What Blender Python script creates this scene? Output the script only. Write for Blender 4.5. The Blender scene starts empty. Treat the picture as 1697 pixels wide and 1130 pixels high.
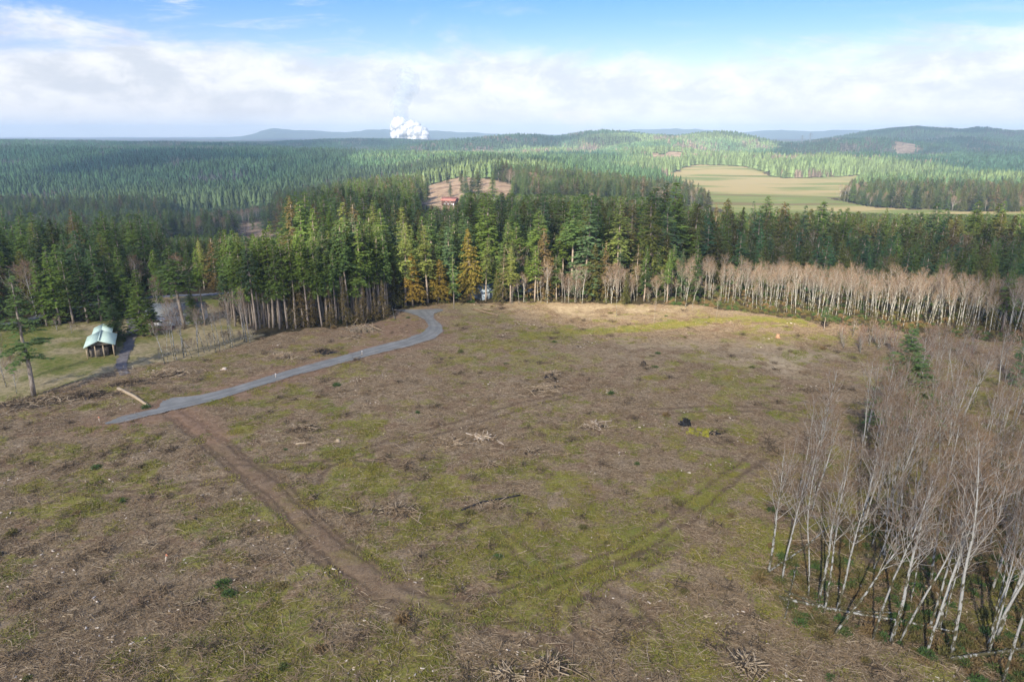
import bpy, math, random
import numpy as np
R = math.radians
S = bpy.context.scene
COL = S.collection
# ------------------------------------------------------------------ camera
PW, PH, F = 1697.0, 1130.0, 1147.0          # photograph size and focal length in its pixels
CAM_H = 45.0
PITCH = R(16.65)
cam_d = bpy.data.cameras.new('camera')
cam = bpy.data.objects.new('camera', cam_d)
COL.objects.link(cam)
cam.location = (0, 0, CAM_H)
cam.rotation_euler = (R(90) - PITCH, 0, 0)
cam_d.sensor_width = 36.0
cam_d.lens = 36.0 * F / PW
cam_d.clip_start = 0.5
cam_d.clip_end = 60000
S.camera = cam
# ------------------------------------------------------------------ light
SUN_EL, SUN_AZ = R(33), R(-157)            # azimuth measured from +Y clockwise: behind the camera, a little to the left
sun_dir = np.array([math.sin(SUN_AZ) * math.cos(SUN_EL), math.cos(SUN_AZ) * math.cos(SUN_EL), math.sin(SUN_EL)])
sd = bpy.data.lights.new('sun', 'SUN')
sd.energy = 5.0
sd.angle = R(0.53)
sd.color = (1.0, 0.90, 0.72)
so = bpy.data.objects.new('sun', sd)
COL.objects.link(so)
so.rotation_euler = (R(90) - SUN_EL, 0, math.pi - SUN_AZ)
so.location = (0, 0, 400)
W = bpy.data.worlds.new('World')
S.world = W
W.use_nodes = True
S.view_settings.view_transform = 'Standard'
S.view_settings.look = 'None'
S.view_settings.gamma = 1
S.view_settings.exposure = 1.18
S.cycles.use_denoising = True
S.cycles.max_bounces = 6
S.cycles.diffuse_bounces = 3
S.cycles.glossy_bounces = 1
S.cycles.transmission_bounces = 2
S.cycles.volume_bounces = 1
S.cycles.transparent_max_bounces = 24


class NT:
    """short helper for node trees"""
    def __init__(s, nt):
        s.nt = nt
        nt.nodes.clear()

    def n(s, t, inp=None, **kw):
        nd = s.nt.nodes.new(t)
        for k, v in kw.items():
            setattr(nd, k, v)
        for k, v in (inp or {}).items():
            if hasattr(v, 'is_output'):
                s.nt.links.new(v, nd.inputs[k])
            else:
                nd.inputs[k].default_value = v
        return nd

    def math(s, op, a, b=0.0, c=None, clamp=False):
        nd = s.nt.nodes.new('ShaderNodeMath')
        nd.operation = op
        nd.use_clamp = clamp
        for i, v in enumerate((a, b) if c is None else (a, b, c)):
            if hasattr(v, 'is_output'):
                s.nt.links.new(v, nd.inputs[i])
            else:
                nd.inputs[i].default_value = v
        return nd.outputs[0]

    def mix(s, f, a, b):
        nd = s.nt.nodes.new('ShaderNodeMix')
        nd.data_type = 'RGBA'
        for i, v in ((0, f), (6, a), (7, b)):
            if hasattr(v, 'is_output'):
                s.nt.links.new(v, nd.inputs[i])
            else:
                nd.inputs[i].default_value = v if i == 0 else (v[0], v[1], v[2], 1)
        return nd.outputs[2]

    def ss(s, v, lo, hi):
        nd = s.n('ShaderNodeMapRange', {0: v, 1: lo, 2: hi, 3: 0.0, 4: 1.0}, interpolation_type='SMOOTHSTEP')
        return nd.outputs[0]

    def noise(s, vec, scale, detail=4.0, rough=0.55, dist=0.0):
        return s.n('ShaderNodeTexNoise', {'Vector': vec, 'Scale': scale, 'Detail': detail, 'Roughness': rough, 'Distortion': dist}).outputs[0]


# world: physical sky, with thin high cloud and a bank of low cloud towards the horizon
w = NT(W.node_tree)
sky = w.n('ShaderNodeTexSky', sky_type='NISHITA')
sky.sun_disc = False
sky.sun_elevation = SUN_EL
sky.sun_rotation = SUN_AZ
sky.altitude = 300
sky.air_density = 1.0
sky.dust_density = 0.3
sky.ozone_density = 2.5
tc = w.n('ShaderNodeTexCoord').outputs['Generated']
sp = w.n('ShaderNodeSeparateXYZ', {0: tc})
X, Y, Z_ = sp.outputs
el = w.math('MULTIPLY', w.math('ARCSINE', Z_), 57.2958)             # degrees above the horizon
az = w.math('MULTIPLY', w.math('ARCTAN2', X, Y), 57.2958)
zz = w.math('MAXIMUM', w.math('ADD', Z_, 0.035), 0.02)
pl = w.n('ShaderNodeCombineXYZ', {0: w.math('DIVIDE', X, zz), 1: w.math('DIVIDE', Y, zz), 2: 0.0}).outputs[0]
flat = w.n('ShaderNodeCombineXYZ', {0: az, 1: w.math('MULTIPLY', el, 3.2), 2: 0.0}).outputs[0]
puff = w.n('ShaderNodeCombineXYZ', {0: az, 1: w.math('MULTIPLY', el, 1.7), 2: 4.0}).outputs[0]
n1 = w.noise(pl, 0.42, 7, 0.58, 0.6)
n2 = w.noise(flat, 0.075, 9, 0.66, 0.6)
n3 = w.noise(puff, 0.21, 9, 0.64, 0.3)
n4 = w.noise(w.n('ShaderNodeMapping', {'Vector': flat, 'Rotation': (0, 0, -0.12), 'Scale': (0.7, 1.7, 1)}).outputs[0], 0.12, 9, 0.66, 1.0)
# cover grows towards the horizon and to the left
low = w.math('SUBTRACT', 1.0, w.ss(el, 2.6, 8.4))
leftw = w.ss(az, 6.0, -32.0)
cov = w.math('ADD', w.math('MULTIPLY', low, 0.72), w.math('MULTIPLY', leftw, 0.10))
cov = w.math('ADD', cov, w.math('MULTIPLY', w.math('SUBTRACT', n2, 0.5), 1.6))
cov = w.math('ADD', cov, w.math('MULTIPLY', w.math('SUBTRACT', n3, 0.5), 0.45))
c1 = w.ss(cov, 0.10, 0.62)
wisp = w.math('MULTIPLY', w.ss(w.math('ADD', n4, w.math('MULTIPLY', w.math('SUBTRACT', n1, 0.5), 0.5)), 0.52, 0.74),
              w.math('ADD', 0.20, w.math('MULTIPLY', leftw, 0.65)))
cl = w.math('MAXIMUM', c1, wisp)
cl = w.math('MINIMUM', w.math('MULTIPLY', cl, 0.93), 0.95)
# cloud brightness: white tops, blue grey hollows and a greyer layer right on the horizon
n5 = w.noise(puff, 0.30, 10, 0.64, 0.3)
n6 = w.noise(flat, 0.14, 5, 0.6, 0.2)
sh = w.ss(w.math('ADD', w.math('MULTIPLY', n5, 0.6), w.math('MULTIPLY', n6, 0.5)), 0.44, 0.68)
ccol = w.mix(sh, (0.68, 0.715, 0.765), (0.97, 0.965, 0.955))
hz = w.math('SUBTRACT', 1.0, w.ss(el, 0.2, 3.2))
ccol = w.mix(w.math('MULTIPLY', hz, 0.6), ccol, (1.0, 1.0, 1.0))
skyc = w.n('ShaderNodeHueSaturation', {'Saturation': 1.5, 'Value': 1.0, 'Color': sky.outputs[0]}).outputs[0]
skyc = w.n('ShaderNodeVectorMath', {0: skyc, 1: (1.20, 0.84, 1.10)}, operation='MULTIPLY').outputs[0]
b1 = w.n('ShaderNodeBackground', {'Color': skyc, 'Strength': 0.074})
b2 = w.n('ShaderNodeBackground', {'Color': ccol, 'Strength': 0.52})
mx = w.n('ShaderNodeMixShader', {0: cl, 1: b1.outputs[0], 2: b2.outputs[0]})
w.n('ShaderNodeOutputWorld', {0: mx.outputs[0]})

# ------------------------------------------------------------------ maths
cp, sp_ = math.cos(PITCH), math.sin(PITCH)
rng = np.random.default_rng(7)
_T = np.random.default_rng(3).random((256, 256))


def vnoise(x, y):
    xi = np.floor(x).astype(np.int64)
    yi = np.floor(y).astype(np.int64)
    fx, fy = x - xi, y - yi
    fx = fx * fx * (3 - 2 * fx)
    fy = fy * fy * (3 - 2 * fy)
    a = _T[xi & 255, yi & 255]
    b = _T[(xi + 1) & 255, yi & 255]
    c = _T[xi & 255, (yi + 1) & 255]
    d = _T[(xi + 1) & 255, (yi + 1) & 255]
    return (a * (1 - fx) + b * fx) * (1 - fy) + (c * (1 - fx) + d * fx) * fy


def fbm(x, y, sc, octv=4, seed=0, gain=0.5):
    x = np.asarray(x, float) / sc + seed * 17.31
    y = np.asarray(y, float) / sc + seed * 9.77
    s, a, t = 0, 1.0, 0
    for i in range(octv):
        s = s + a * vnoise(x, y)
        t += a
        a *= gain
        x = x * 2.03 + 11.7
        y = y * 2.03 + 5.3
    return s / t


def sstep(v, lo, hi):
    t = np.clip((v - lo) / (hi - lo), 0, 1)
    return t * t * (3 - 2 * t)


# terrain: ground heights by column (photograph x of that bearing) and by distance ahead
TC = [-600, 0, 400, 560, 680, 760, 830, 900, 1000, 1100, 1250, 1400, 1500, 1697, 2300]
TD = [0, 215, 260, 350, 500, 650, 800, 1000, 1200, 1500, 1800, 2200, 2600, 3000, 3600, 4200, 5200, 8000, 14000]
TZ = {
 -600: [0, 0, -6, -20, -42, -52, -60, -58, -50, -36, -20, -6, 5, -8, -20, -20, -20, -20, -20],
 0:    [0, 0, -7, -22, -45, -55, -62, -58, -48, -30, -10, 4, 15, -8, -20, -20, -20, -20, -20],
 400:  [0, 0, -5, -15, -35, -48, -58, -56, -48, -32, -12, 2, 14, -8, -20, -20, -20, -20, -20],
 560:  [0, 0, -3, -7, -13, -20, -34, -40, -36, -26, -15, -12, -22, -40, 24, -20, -20, -20, -20],
 680:  [0, 0, -3, -6, -11, -17, -28, -34, -30, -24, -16, -14, -30, -40, 14, -20, -20, -20, -20],
 760:  [0, 0, -3, -7, -16, -25, -16, -8, -9, -12, -14, -28, -36, -35, 8, -20, -20, -20, -20],
 830: [0, 0, -3, -7, -14, -22, -18, -10, -10, -13, -22, -36, -36, -32, -25, -25, -25, -20, -20],
 900: [0, 0, -3, -7, -13, -20, -19, -14, -13, -24, -35, -36, -34, -30, -25, -25, -25, -20, -20],
 1000: [0, 0, -4, -9, -16, -23, -26, -26, -26, -32, -36, -36, -34, -30, -25, -25, -25, -20, -20],
 1100: [0, 0, -5, -11, -19, -27, -32, -34, -34, -36, -37, -36, -34, -30, -25, -25, -25, -20, -20],
 1250: [0, 0, -6, -14, -25, -33, -36, -36, -36, -36, -38, -36, -34, -30, -25, -25, -25, -20, -20],
 1400: [0, -1, -8, -18, -30, -35, -36, -36, -36, -36, -38, -36, -34, -30, -25, -25, -25, -20, -20],
 1500: [0, -1, -8, -18, -30, -35, -36, -36, -36, -36, -38, -36, -34, -30, -25, -25, -25, -20, -20],
 1697: [0, -1, -8, -18, -30, -35, -36, -36, -36, -36, -38, -36, -34, -30, -25, -25, -25, -20, -20],
 2300: [0, -1, -8, -18, -30, -35, -36, -36, -36, -36, -38, -36, -34, -30, -25, -25, -25, -20, -20],
}
_cs = np.linspace(-600, 2300, 117)
_ds = np.linspace(math.log(60), math.log(14060), 261)
_raw = np.array([np.interp(np.exp(_ds) - 60, TD, TZ[c]) for c in TC])
_g = np.array([np.interp(_cs, TC, _raw[:, j]) for j in range(_raw.shape[1])]).T


def _sm(a, k, ax):
    ker = np.hanning(k + 2)[1:-1]
    ker /= ker.sum()
    pad = [(0, 0), (0, 0)]
    pad[ax] = (k // 2, k // 2)
    return np.apply_along_axis(lambda v: np.convolve(v, ker, 'valid'), ax, np.pad(a, pad, 'edge'))


_g = _sm(_sm(_g, 9, 0), 9, 1)


# the separate hills beyond the valley: column, distance, top height, half widths across and along, turn
HILLS = [(1010, 2950, 44, 330, 400, 0), (1095, 2480, 10, 330, 170, 0.5), (850, 2750, 28, 300, 240, 0), (775, 2650, 16, 260, 220, 0), (1175, 2800, 34, 300, 330, 0), (1270, 2280, 8, 330, 180, -0.5),
         (1300, 1760, -6, 300, 110, -0.45), (1420, 1640, -20, 240, 90, -0.3), (1385, 3000, 40, 300, 340, 0), (1465, 2480, 14, 380, 170, -0.5), (1525, 3800, 66, 430, 380, 0), (1640, 3750, 58, 520, 380, 0),
         (1790, 3500, 60, 520, 380, 0), (1575, 2800, 16, 420, 180, -0.3), (1700, 2450, 6, 420, 200, -0.3), (935, 2250, -2, 300, 190, 0.3), (1075, 1950, -12, 240, 150, -0.3), (1900, 2900, 30, 500, 400, 0), (1190, 2050, -14, 240, 130, 0.2)]


def hills(x, y, z):
    m = y > 1350
    if not np.any(m):
        return z
    xm, ym = x[m], y[m]
    acc = np.exp(z[m] / 7.0)
    for c_, d_, tp_, sx_, sy_, ro_ in HILLS:
        cx_ = (c_ - 848.5) / 1196 * d_
        dx_, dy_ = xm - cx_, ym - d_
        ca_, sa_ = math.cos(ro_), math.sin(ro_)
        u_, v_ = (dx_ * ca_ + dy_ * sa_) / sx_, (-dx_ * sa_ + dy_ * ca_) / sy_
        acc += np.exp((-45 + (tp_ + 45) * np.exp(-(u_ * u_ + v_ * v_) * 0.75)) / 7.0)
    z = z.copy()
    z[m] = z[m] + (7.0 * np.log(acc) - z[m]) * sstep(ym, 1350, 1600)
    return z


def Zt(x, y):
    x = np.asarray(x, float)
    y = np.asarray(y, float)
    yy = np.maximum(y, 0)
    c = np.clip(848.5 + 1196 * x / np.maximum(yy, 120), -600, 2299.9)
    i = (c + 600) / 2900 * 116
    j = (np.log(np.clip(yy, 0, 13900) + 60) - _ds[0]) / (_ds[-1] - _ds[0]) * 260
    i0 = np.clip(np.floor(i).astype(int), 0, 115)
    j0 = np.clip(np.floor(j).astype(int), 0, 259)
    fi, fj = i - i0, j - j0
    z = (_g[i0, j0] * (1 - fi) + _g[i0 + 1, j0] * fi) * (1 - fj) + (_g[i0, j0 + 1] * (1 - fi) + _g[i0 + 1, j0 + 1] * fi) * fj
    z = hills(np.atleast_1d(x), np.atleast_1d(y), np.atleast_1d(z)).reshape(np.shape(z))
    a1 = sstep(yy, 230, 600) * 5
    z = z + (fbm(x, y, 170, 3, 1) - 0.5) * 2 * a1 * (1 - 0.9 * meadow_w(x, y))
    far = sstep(yy, 1350, 2100) * 38
    rg = 1 - 2 * np.abs(fbm(x, y * 0.8, 520, 3, 2, 0.45) - 0.5) * 2
    z = z + (rg - 0.74) * far * (0.22 + 0.78 * sstep(c, 800, 1000))
    z = z + (fbm(x, y, 30, 3, 5) - 0.5) * 0.9 * (1 - sstep(yy, 230, 500))
    return z


def proj(x, y, z):
    """world -> photograph pixel and depth"""
    dz = z - CAM_H
    d = y * cp - dz * sp_
    d = np.where(d < 1e-3, 1e-3, d)
    return PW / 2 + F * x / d, PH / 2 - F * (y * sp_ + dz * cp) / d, d


def flatpt(px, py, z=0.0):
    a, b = (px - PW / 2) / F, (PH / 2 - py) / F
    d = np.array([a, cp + b * sp_, -sp_ + b * cp])
    t = (z - CAM_H) / d[2]
    return d[0] * t, d[1] * t


def inpoly(x, y, poly):
    x = np.asarray(x, float)
    y = np.asarray(y, float)
    r = np.zeros(x.shape, bool)
    n = len(poly)
    for i in range(n):
        x0, y0 = poly[i]
        x1, y1 = poly[(i + 1) % n]
        if y0 == y1:
            continue
        c = ((y0 > y) != (y1 > y)) & (x < (x1 - x0) * (y - y0) / (y1 - y0) + x0)
        r ^= c
    return r


def pldist(x, y, pts):
    d = np.full(np.shape(x), 1e9)
    s = np.zeros(np.shape(x))
    acc = 0
    for (x0, y0), (x1, y1) in zip(pts[:-1], pts[1:]):
        L = math.hypot(x1 - x0, y1 - y0) + 1e-9
        t = np.clip(((x - x0) * (x1 - x0) + (y - y0) * (y1 - y0)) / L ** 2, 0, 1)
        q = np.hypot(x - x0 - t * (x1 - x0), y - y0 - t * (y1 - y0))
        m = q < d
        d = np.where(m, q, d)
        s = np.where(m, acc + t * L, s)
        acc += L
    return d, s / max(acc, 1e-9)


def smooth_pl(pts, n=4):
    p = np.array(pts, float)
    for _ in range(n - 1):
        q = np.empty((2 * len(p) - 2, 2))
        q[0::2] = p[:-1] * 0.75 + p[1:] * 0.25
        q[1::2] = p[:-1] * 0.25 + p[1:] * 0.75
        p = np.vstack([p[:1], q, p[-1:]])
    return [tuple(v) for v in p]


def wpts(pp, z=0.0):
    return [flatpt(a, b, z) for a, b in pp]


# meadow on the valley floor (z about -36)
MEADOW = wpts([(1112, 292), (1150, 281), (1235, 284), (1300, 296), (1430, 292), (1434, 300), (1395, 332), (1440, 342), (1560, 350), (1700, 352),
               (2000, 352), (2000, 364), (1640, 362), (1440, 358), (1320, 372), (1210, 362), (1120, 318), (1085, 300)], -36)


def meadow_w(x, y):
    m = np.zeros(np.shape(x))
    s = (np.asarray(y) > 600) & (np.asarray(y) < 1900) & (np.asarray(x) > 100)
    if np.any(s):
        m = np.where(s, inpoly(x, y, MEADOW), 0.0)
    return m


CLEAR = wpts([(-900, 760), (-100, 680), (0, 668), (110, 640), (200, 612), (260, 603), (330, 592), (420, 566), (470, 550), (560, 543), (640, 530),
              (655, 514), (700, 508), (760, 503), (900, 499), (1150, 508), (1300, 524), (1480, 545), (1600, 558), (1697, 566), (2600, 600), (3500, 720)]) + [(300, -80), (-300, -80)]
HOME = wpts([(-300, 560), (0, 546), (60, 540), (205, 527), (225, 505), (240, 492), (350, 488), (372, 512), (405, 535), (430, 562), (330, 592), (200, 614), (0, 670), (-300, 700)])
CUT1 = wpts([(690, 300), (760, 297), (850, 306), (862, 328), (800, 345), (735, 350), (700, 325)], -17)
def tpts(pp):
    r = []
    for px, py in pp:
        a, b_ = (px - PW / 2) / F, (PH / 2 - py) / F
        d = np.array([a, cp + b_ * sp_, -sp_ + b_ * cp])
        t_ = np.linspace(150, 2500, 2400)
        h_ = CAM_H + d[2] * t_ - Zt(d[0] * t_, d[1] * t_)
        k_ = int(np.argmax(h_ < 0))
        r.append((d[0] * t_[k_], d[1] * t_[k_]))
    return r


CUT2 = tpts([(372, 374), (455, 364), (460, 388), (400, 401), (385, 398)])
YOUNG = tpts([(250, 376), (300, 352), (450, 342), (462, 364), (380, 374), (345, 392), (262, 392)])
ALDSTAND = wpts([(1262, 950), (1330, 1010), (1440, 1070), (1560, 1105), (1660, 1150), (2000, 1250), (2300, 900), (2100, 590), (1600, 590), (1500, 640), (1420, 720), (1330, 810), (1290, 880)])
UNDER = wpts([(1240, 960), (1330, 1040), (1440, 1080), (1540, 1110), (1700, 1175), (2000, 1250), (2300, 900), (2200, 740), (1700, 740), (1560, 800), (1430, 850), (1330, 890)])
TRACKS = [  # (pixels, half width m, kind)
    ([(275, 668), (305, 692), (350, 728), (410, 778), (470, 826), (522, 880), (578, 932), (645, 975), (720, 1005), (800, 1030)], 2.1, 'wide'),
    ([(700, 1012), (850, 985), (930, 952), (1020, 925), (1110, 875), (1200, 795), (1290, 735)], 1.3, 'rut'),
    ([(960, 1090), (930, 1040), (935, 1000), (975, 965), (1060, 925), (1150, 898)], 1.2, 'rut'),
    ([(505, 812), (530, 770), (590, 748), (690, 720), (800, 690), (900, 662), (1010, 640)], 1.4, 'rut'),
    ([(990, 975), (1050, 1005), (1085, 1060), (1100, 1110)], 1.2, 'rut'),
    ([(1070, 682), (1180, 676), (1280, 676), (1400, 700)], 1.2, 'rut'),
    ([(380, 765), (470, 772), (560, 762), (640, 770)], 1.0, 'rut'),
    ([(120, 812), (230, 822), (340, 800), (430, 790)], 1.0, 'rut'),
    ([(820, 880), (870, 915), (905, 950)], 1.0, 'rut'),
    ([(640, 975), (740, 1010), (850, 1040), (980, 1085)], 1.2, 'rut'),
]
TRACKS = [(smooth_pl(wpts(p)), hw, k) for p, hw, k in TRACKS]
ROAD = wpts([(168, 702), (200, 690), (258, 676), (264, 664), (285, 658), (330, 653), (380, 641), (440, 623), (500, 605), (560, 589), (620, 573), (668, 561),
             (696, 551), (708, 541), (702, 531), (686, 523), (664, 516), (640, 511), (700, 513), (734, 512), (738, 516), (722, 521), (721, 528),
             (735, 539), (737, 549), (722, 561), (680, 574), (620, 588), (560, 603), (490, 622), (420, 643), (360, 663), (300, 678), (262, 687), (200, 702), (172, 706)])
ROADC = smooth_pl(wpts([(172, 702), (262, 678), (330, 664), (440, 632), (560, 596), (680, 567), (722, 548), (715, 532), (700, 516)]))
DRIVE = smooth_pl(wpts([(206, 622), (200, 606), (206, 588), (215, 568), (222, 545), (214, 522), (205, 500)]))
PAVED = smooth_pl(wpts([(-250, 553), (0, 541), (60, 528), (110, 512), (200, 499), (270, 492), (350, 489), (440, 480)]))


def forest_open(x, y):
    """True where no tree of the forest may stand"""
    o = inpoly(x, y, CLEAR) | inpoly(x, y, HOME)
    wx_ = (fbm(x, y, 30, 3, 33) - 0.5) * 34
    x, y = x + wx_, y + wx_ * 0.8
    o |= meadow_w(x, y) > 0
    o |= (inpoly(x, y, CUT1) | inpoly(x, y, CUT2)) & (vnoise(x * 3.7, y * 3.7) < 0.88)
    return o


# ------------------------------------------------------------------ mesh helpers
def mk_mesh(name, V, Fs, mats=(), midx=None, smooth=False):
    """V (n,3); Fs list of int arrays (m,k)"""
    me = bpy.data.meshes.new(name)
    V = np.asarray(V, np.float32)
    Fs = [np.asarray(f, np.int32) for f in Fs if len(f)]
    me.vertices.add(len(V))
    me.vertices.foreach_set('co', V.ravel())
    nl = sum(f.size for f in Fs)
    nf = sum(len(f) for f in Fs)
    me.loops.add(nl)
    me.polygons.add(nf)
    me.loops.foreach_set('vertex_index', np.concatenate([f.ravel() for f in Fs]))
    tot = np.concatenate([np.full(len(f), f.shape[1], np.int32) for f in Fs])
    st = np.concatenate([[0], np.cumsum(tot)[:-1]]).astype(np.int32)
    me.polygons.foreach_set('loop_start', st)
    if smooth:
        me.polygons.foreach_set('use_smooth', np.ones(nf, bool))
    for m in mats:
        me.materials.append(m)
    if midx is not None:
        me.polygons.foreach_set('material_index', np.asarray(midx, np.int32))
    me.update(calc_edges=True)
    me.validate()
    return me


def ob(name, me, parent=None, loc=None, rot=None, link=True):
    o = bpy.data.objects.new(name, me)
    if link:
        COL.objects.link(o)
    if parent is not None:
        o.parent = parent
    if loc is not None:
        o.location = loc
    if rot is not None:
        o.rotation_euler = rot
    return o


def tag(o, label=None, cat=None, group=None, kind=None):
    if label:
        o['label'] = label
    if cat:
        o['category'] = cat
    if group:
        o['group'] = group
    if kind:
        o['kind'] = kind
    return o


def segs(P0, P1, R0, R1, n=3):
    """prisms for many line pieces at once"""
    P0, P1 = np.asarray(P0, float), np.asarray(P1, float)
    N = len(P0)
    R0 = np.broadcast_to(np.asarray(R0, float), (N,))
    R1 = np.broadcast_to(np.asarray(R1, float), (N,))
    d = P1 - P0
    d /= np.linalg.norm(d, axis=1, keepdims=True) + 1e-9
    ref = np.where(np.abs(d[:, 2:3]) < 0.9, np.array([[0, 0, 1.0]]), np.array([[1.0, 0, 0]]))
    a = np.cross(d, ref)
    a /= np.linalg.norm(a, axis=1, keepdims=True) + 1e-9
    b = np.cross(d, a)
    th = np.arange(n) / n * 2 * np.pi
    ring = a[:, None, :] * np.cos(th)[None, :, None] + b[:, None, :] * np.sin(th)[None, :, None]
    V = np.concatenate([P0[:, None] + ring * R0[:, None, None], P1[:, None] + ring * R1[:, None, None]], 1).reshape(-1, 3)
    k = np.arange(n)
    q = np.stack([k, k + n, (k + 1) % n + n, (k + 1) % n], 1)
    Fq = (np.arange(N)[:, None, None] * 2 * n + q[None]).reshape(-1, 4)
    return V, Fq


def tube(pts, rad, n=6):
    """one continuous tube along points, capped"""
    pts = np.asarray(pts, float)
    m = len(pts)
    rad = np.broadcast_to(np.asarray(rad, float), (m,))
    t = np.gradient(pts, axis=0)
    t /= np.linalg.norm(t, axis=1, keepdims=True) + 1e-9
    ref = np.array([0.0, 0, 1]) if abs(t[0][2]) < 0.8 else np.array([1.0, 0, 0])
    a = np.cross(t, ref)
    a /= np.linalg.norm(a, axis=1, keepdims=True) + 1e-9
    b = np.cross(t, a)
    th = np.arange(n) / n * 2 * np.pi
    V = pts[:, None] + (a[:, None] * np.cos(th)[None, :, None] + b[:, None] * np.sin(th)[None, :, None]) * rad[:, None, None]
    V = V.reshape(-1, 3)
    k = np.arange(n)
    q = np.stack([k, k + n, (k + 1) % n + n, (k + 1) % n], 1)
    Fq = (np.arange(m - 1)[:, None, None] * n + q[None]).reshape(-1, 4)
    V = np.vstack([V, pts[:1], pts[-1:]])
    c0, c1 = m * n, m * n + 1
    T = [(c0, (i + 1) % n, i) for i in range(n)] + [(c1, (m - 1) * n + i, (m - 1) * n + (i + 1) % n) for i in range(n)]
    T = [(a, c, b) for a, b, c in T]
    return V, Fq, np.array(T)


class MB:
    """collects pieces into one mesh"""
    def __init__(s):
        s.V, s.Q, s.T, s.mq, s.mt, s.n = [], [], [], [], [], 0

    def add(s, V, Q=None, T=None, m=0):
        if Q is not None and len(Q):
            s.Q.append(np.asarray(Q) + s.n)
            s.mq.append(np.full(len(Q), m))
        if T is not None and len(T):
            s.T.append(np.asarray(T) + s.n)
            s.mt.append(np.full(len(T), m))
        s.V.append(np.asarray(V, float))
        s.n += len(V)
        return s

    def box(s, c, size, rz=0.0, m=0):
        x, y, z = np.array(size) / 2.0
        v = np.array([(a * x, b * y, d * z) for a in (-1, 1) for b in (-1, 1) for d in (-1, 1)])
        ca, sa = math.cos(rz), math.sin(rz)
        v = np.stack([v[:, 0] * ca - v[:, 1] * sa, v[:, 0] * sa + v[:, 1] * ca, v[:, 2]], 1) + np.array(c)
        q = [(0, 1, 3, 2), (4, 6, 7, 5), (0, 4, 5, 1), (2, 3, 7, 6), (0, 2, 6, 4), (1, 5, 7, 3)]
        return s.add(v, q, m=m)

    def prism(s, poly, y0, y1, m=0):
        """(x,z) outline extruded along y"""
        n = len(poly)
        v = [(a, y0, b) for a, b in poly] + [(a, y1, b) for a, b in poly]
        q = [(i, (i + 1) % n, (i + 1) % n + n, i + n) for i in range(n)]
        cx, cz = np.mean([p[0] for p in poly]), np.mean([p[1] for p in poly])
        v += [(cx, y0, cz), (cx, y1, cz)]
        t = [(2 * n, (i + 1) % n, i) for i in range(n)] + [(2 * n + 1, i + n, (i + 1) % n + n) for i in range(n)]
        return s.add(v, q, t, m)

    def mesh(s, name, mats, smooth=False):
        fs, mi = [], []
        if s.Q:
            fs.append(np.concatenate(s.Q))
            mi.append(np.concatenate(s.mq))
        if s.T:
            fs.append(np.concatenate(s.T))
            mi.append(np.concatenate(s.mt))
        return mk_mesh(name, np.vstack(s.V), fs, mats, np.concatenate(mi), smooth)


# ------------------------------------------------------------------ materials
def mat(name, build):
    m = bpy.data.materials.new(name)
    m.use_nodes = True
    t = NT(m.node_tree)
    build(t)
    return m


def out(t, col, rough=0.9, bump=None, bstr=0.3, bdist=0.1, spec=0.2, trans=0.0, metal=0.0):
    ins = {'Base Color': col if hasattr(col, 'is_output') else (*col, 1), 'Roughness': rough, 'Specular IOR Level': spec, 'Metallic': metal}
    if bump is not None:
        ins['Normal'] = t.n('ShaderNodeBump', {'Strength': bstr, 'Distance': bdist, 'Height': bump}).outputs[0]
    b = t.n('ShaderNodeBsdfPrincipled', ins)
    s = b.outputs[0]
    if trans:
        tr = t.n('ShaderNodeBsdfTranslucent', {'Color': ins['Base Color']})
        s = t.n('ShaderNodeMixShader', {0: trans, 1: s, 2: tr.outputs[0]}).outputs[0]
    t.n('ShaderNodeOutputMaterial', {0: s})


def foliage_mat(name, cols, patchy=None, sat=1.0):
    """cols: three greens picked per tree; noise makes lighter and darker sprays within a crown"""
    def b(t):
        oi = t.n('ShaderNodeObjectInfo')
        rnd = oi.outputs['Random']
        c = t.mix(t.ss(rnd, 0.0, 0.5), cols[0], cols[1])
        c = t.mix(t.ss(rnd, 0.55, 1.0), c, cols[2])
        ob_ = t.n('ShaderNodeTexCoord').outputs['Object']
        n = t.noise(ob_, 0.9, 3, 0.6)
        n2_ = t.noise(ob_, 5.0, 2, 0.6)
        v = t.math('ADD', 0.35, t.math('ADD', t.math('MULTIPLY', n, 0.8), t.math('MULTIPLY', n2_, 0.5)))
        r2 = t.math('FRACT', t.math('MULTIPLY', rnd, 7.31))
        v = t.math('MULTIPLY', v, t.math('ADD', 0.65, t.math('MULTIPLY', r2, 0.75)))
        c = t.n('ShaderNodeHueSaturation', {'Color': c, 'Value': v, 'Saturation': sat}).outputs[0]
        out(t, c, 0.75, trans=0.45, spec=0.15)
    return mat(name, b)


M = {}
M['fir'] = foliage_mat('fir_needles', [(0.120, 0.195, 0.062), (0.180, 0.255, 0.052), (0.115, 0.185, 0.085)])
M['firlit'] = foliage_mat('sunlit_fir_needles', [(0.25, 0.29, 0.075), (0.27, 0.30, 0.08), (0.24, 0.29, 0.08)])  # brighter copy of the fir needles, sunlight put into the colour
M['cedar'] = foliage_mat('cedar_sprays', [(0.115, 0.155, 0.032), (0.150, 0.145, 0.038), (0.105, 0.155, 0.040)])
M['gold'] = foliage_mat('golden_cedar_sprays', [(0.34, 0.255, 0.05), (0.37, 0.26, 0.055), (0.30, 0.25, 0.05)])
M['rust'] = foliage_mat('rusty_cedar_sprays', [(0.20, 0.145, 0.055), (0.18, 0.135, 0.05), (0.16, 0.14, 0.05)])
M['young'] = foliage_mat('young_fir_needles', [(0.090, 0.190, 0.080), (0.10, 0.205, 0.075), (0.085, 0.18, 0.09)])


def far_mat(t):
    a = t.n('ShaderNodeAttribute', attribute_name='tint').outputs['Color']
    out(t, a, 0.9, spec=0.05)


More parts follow.
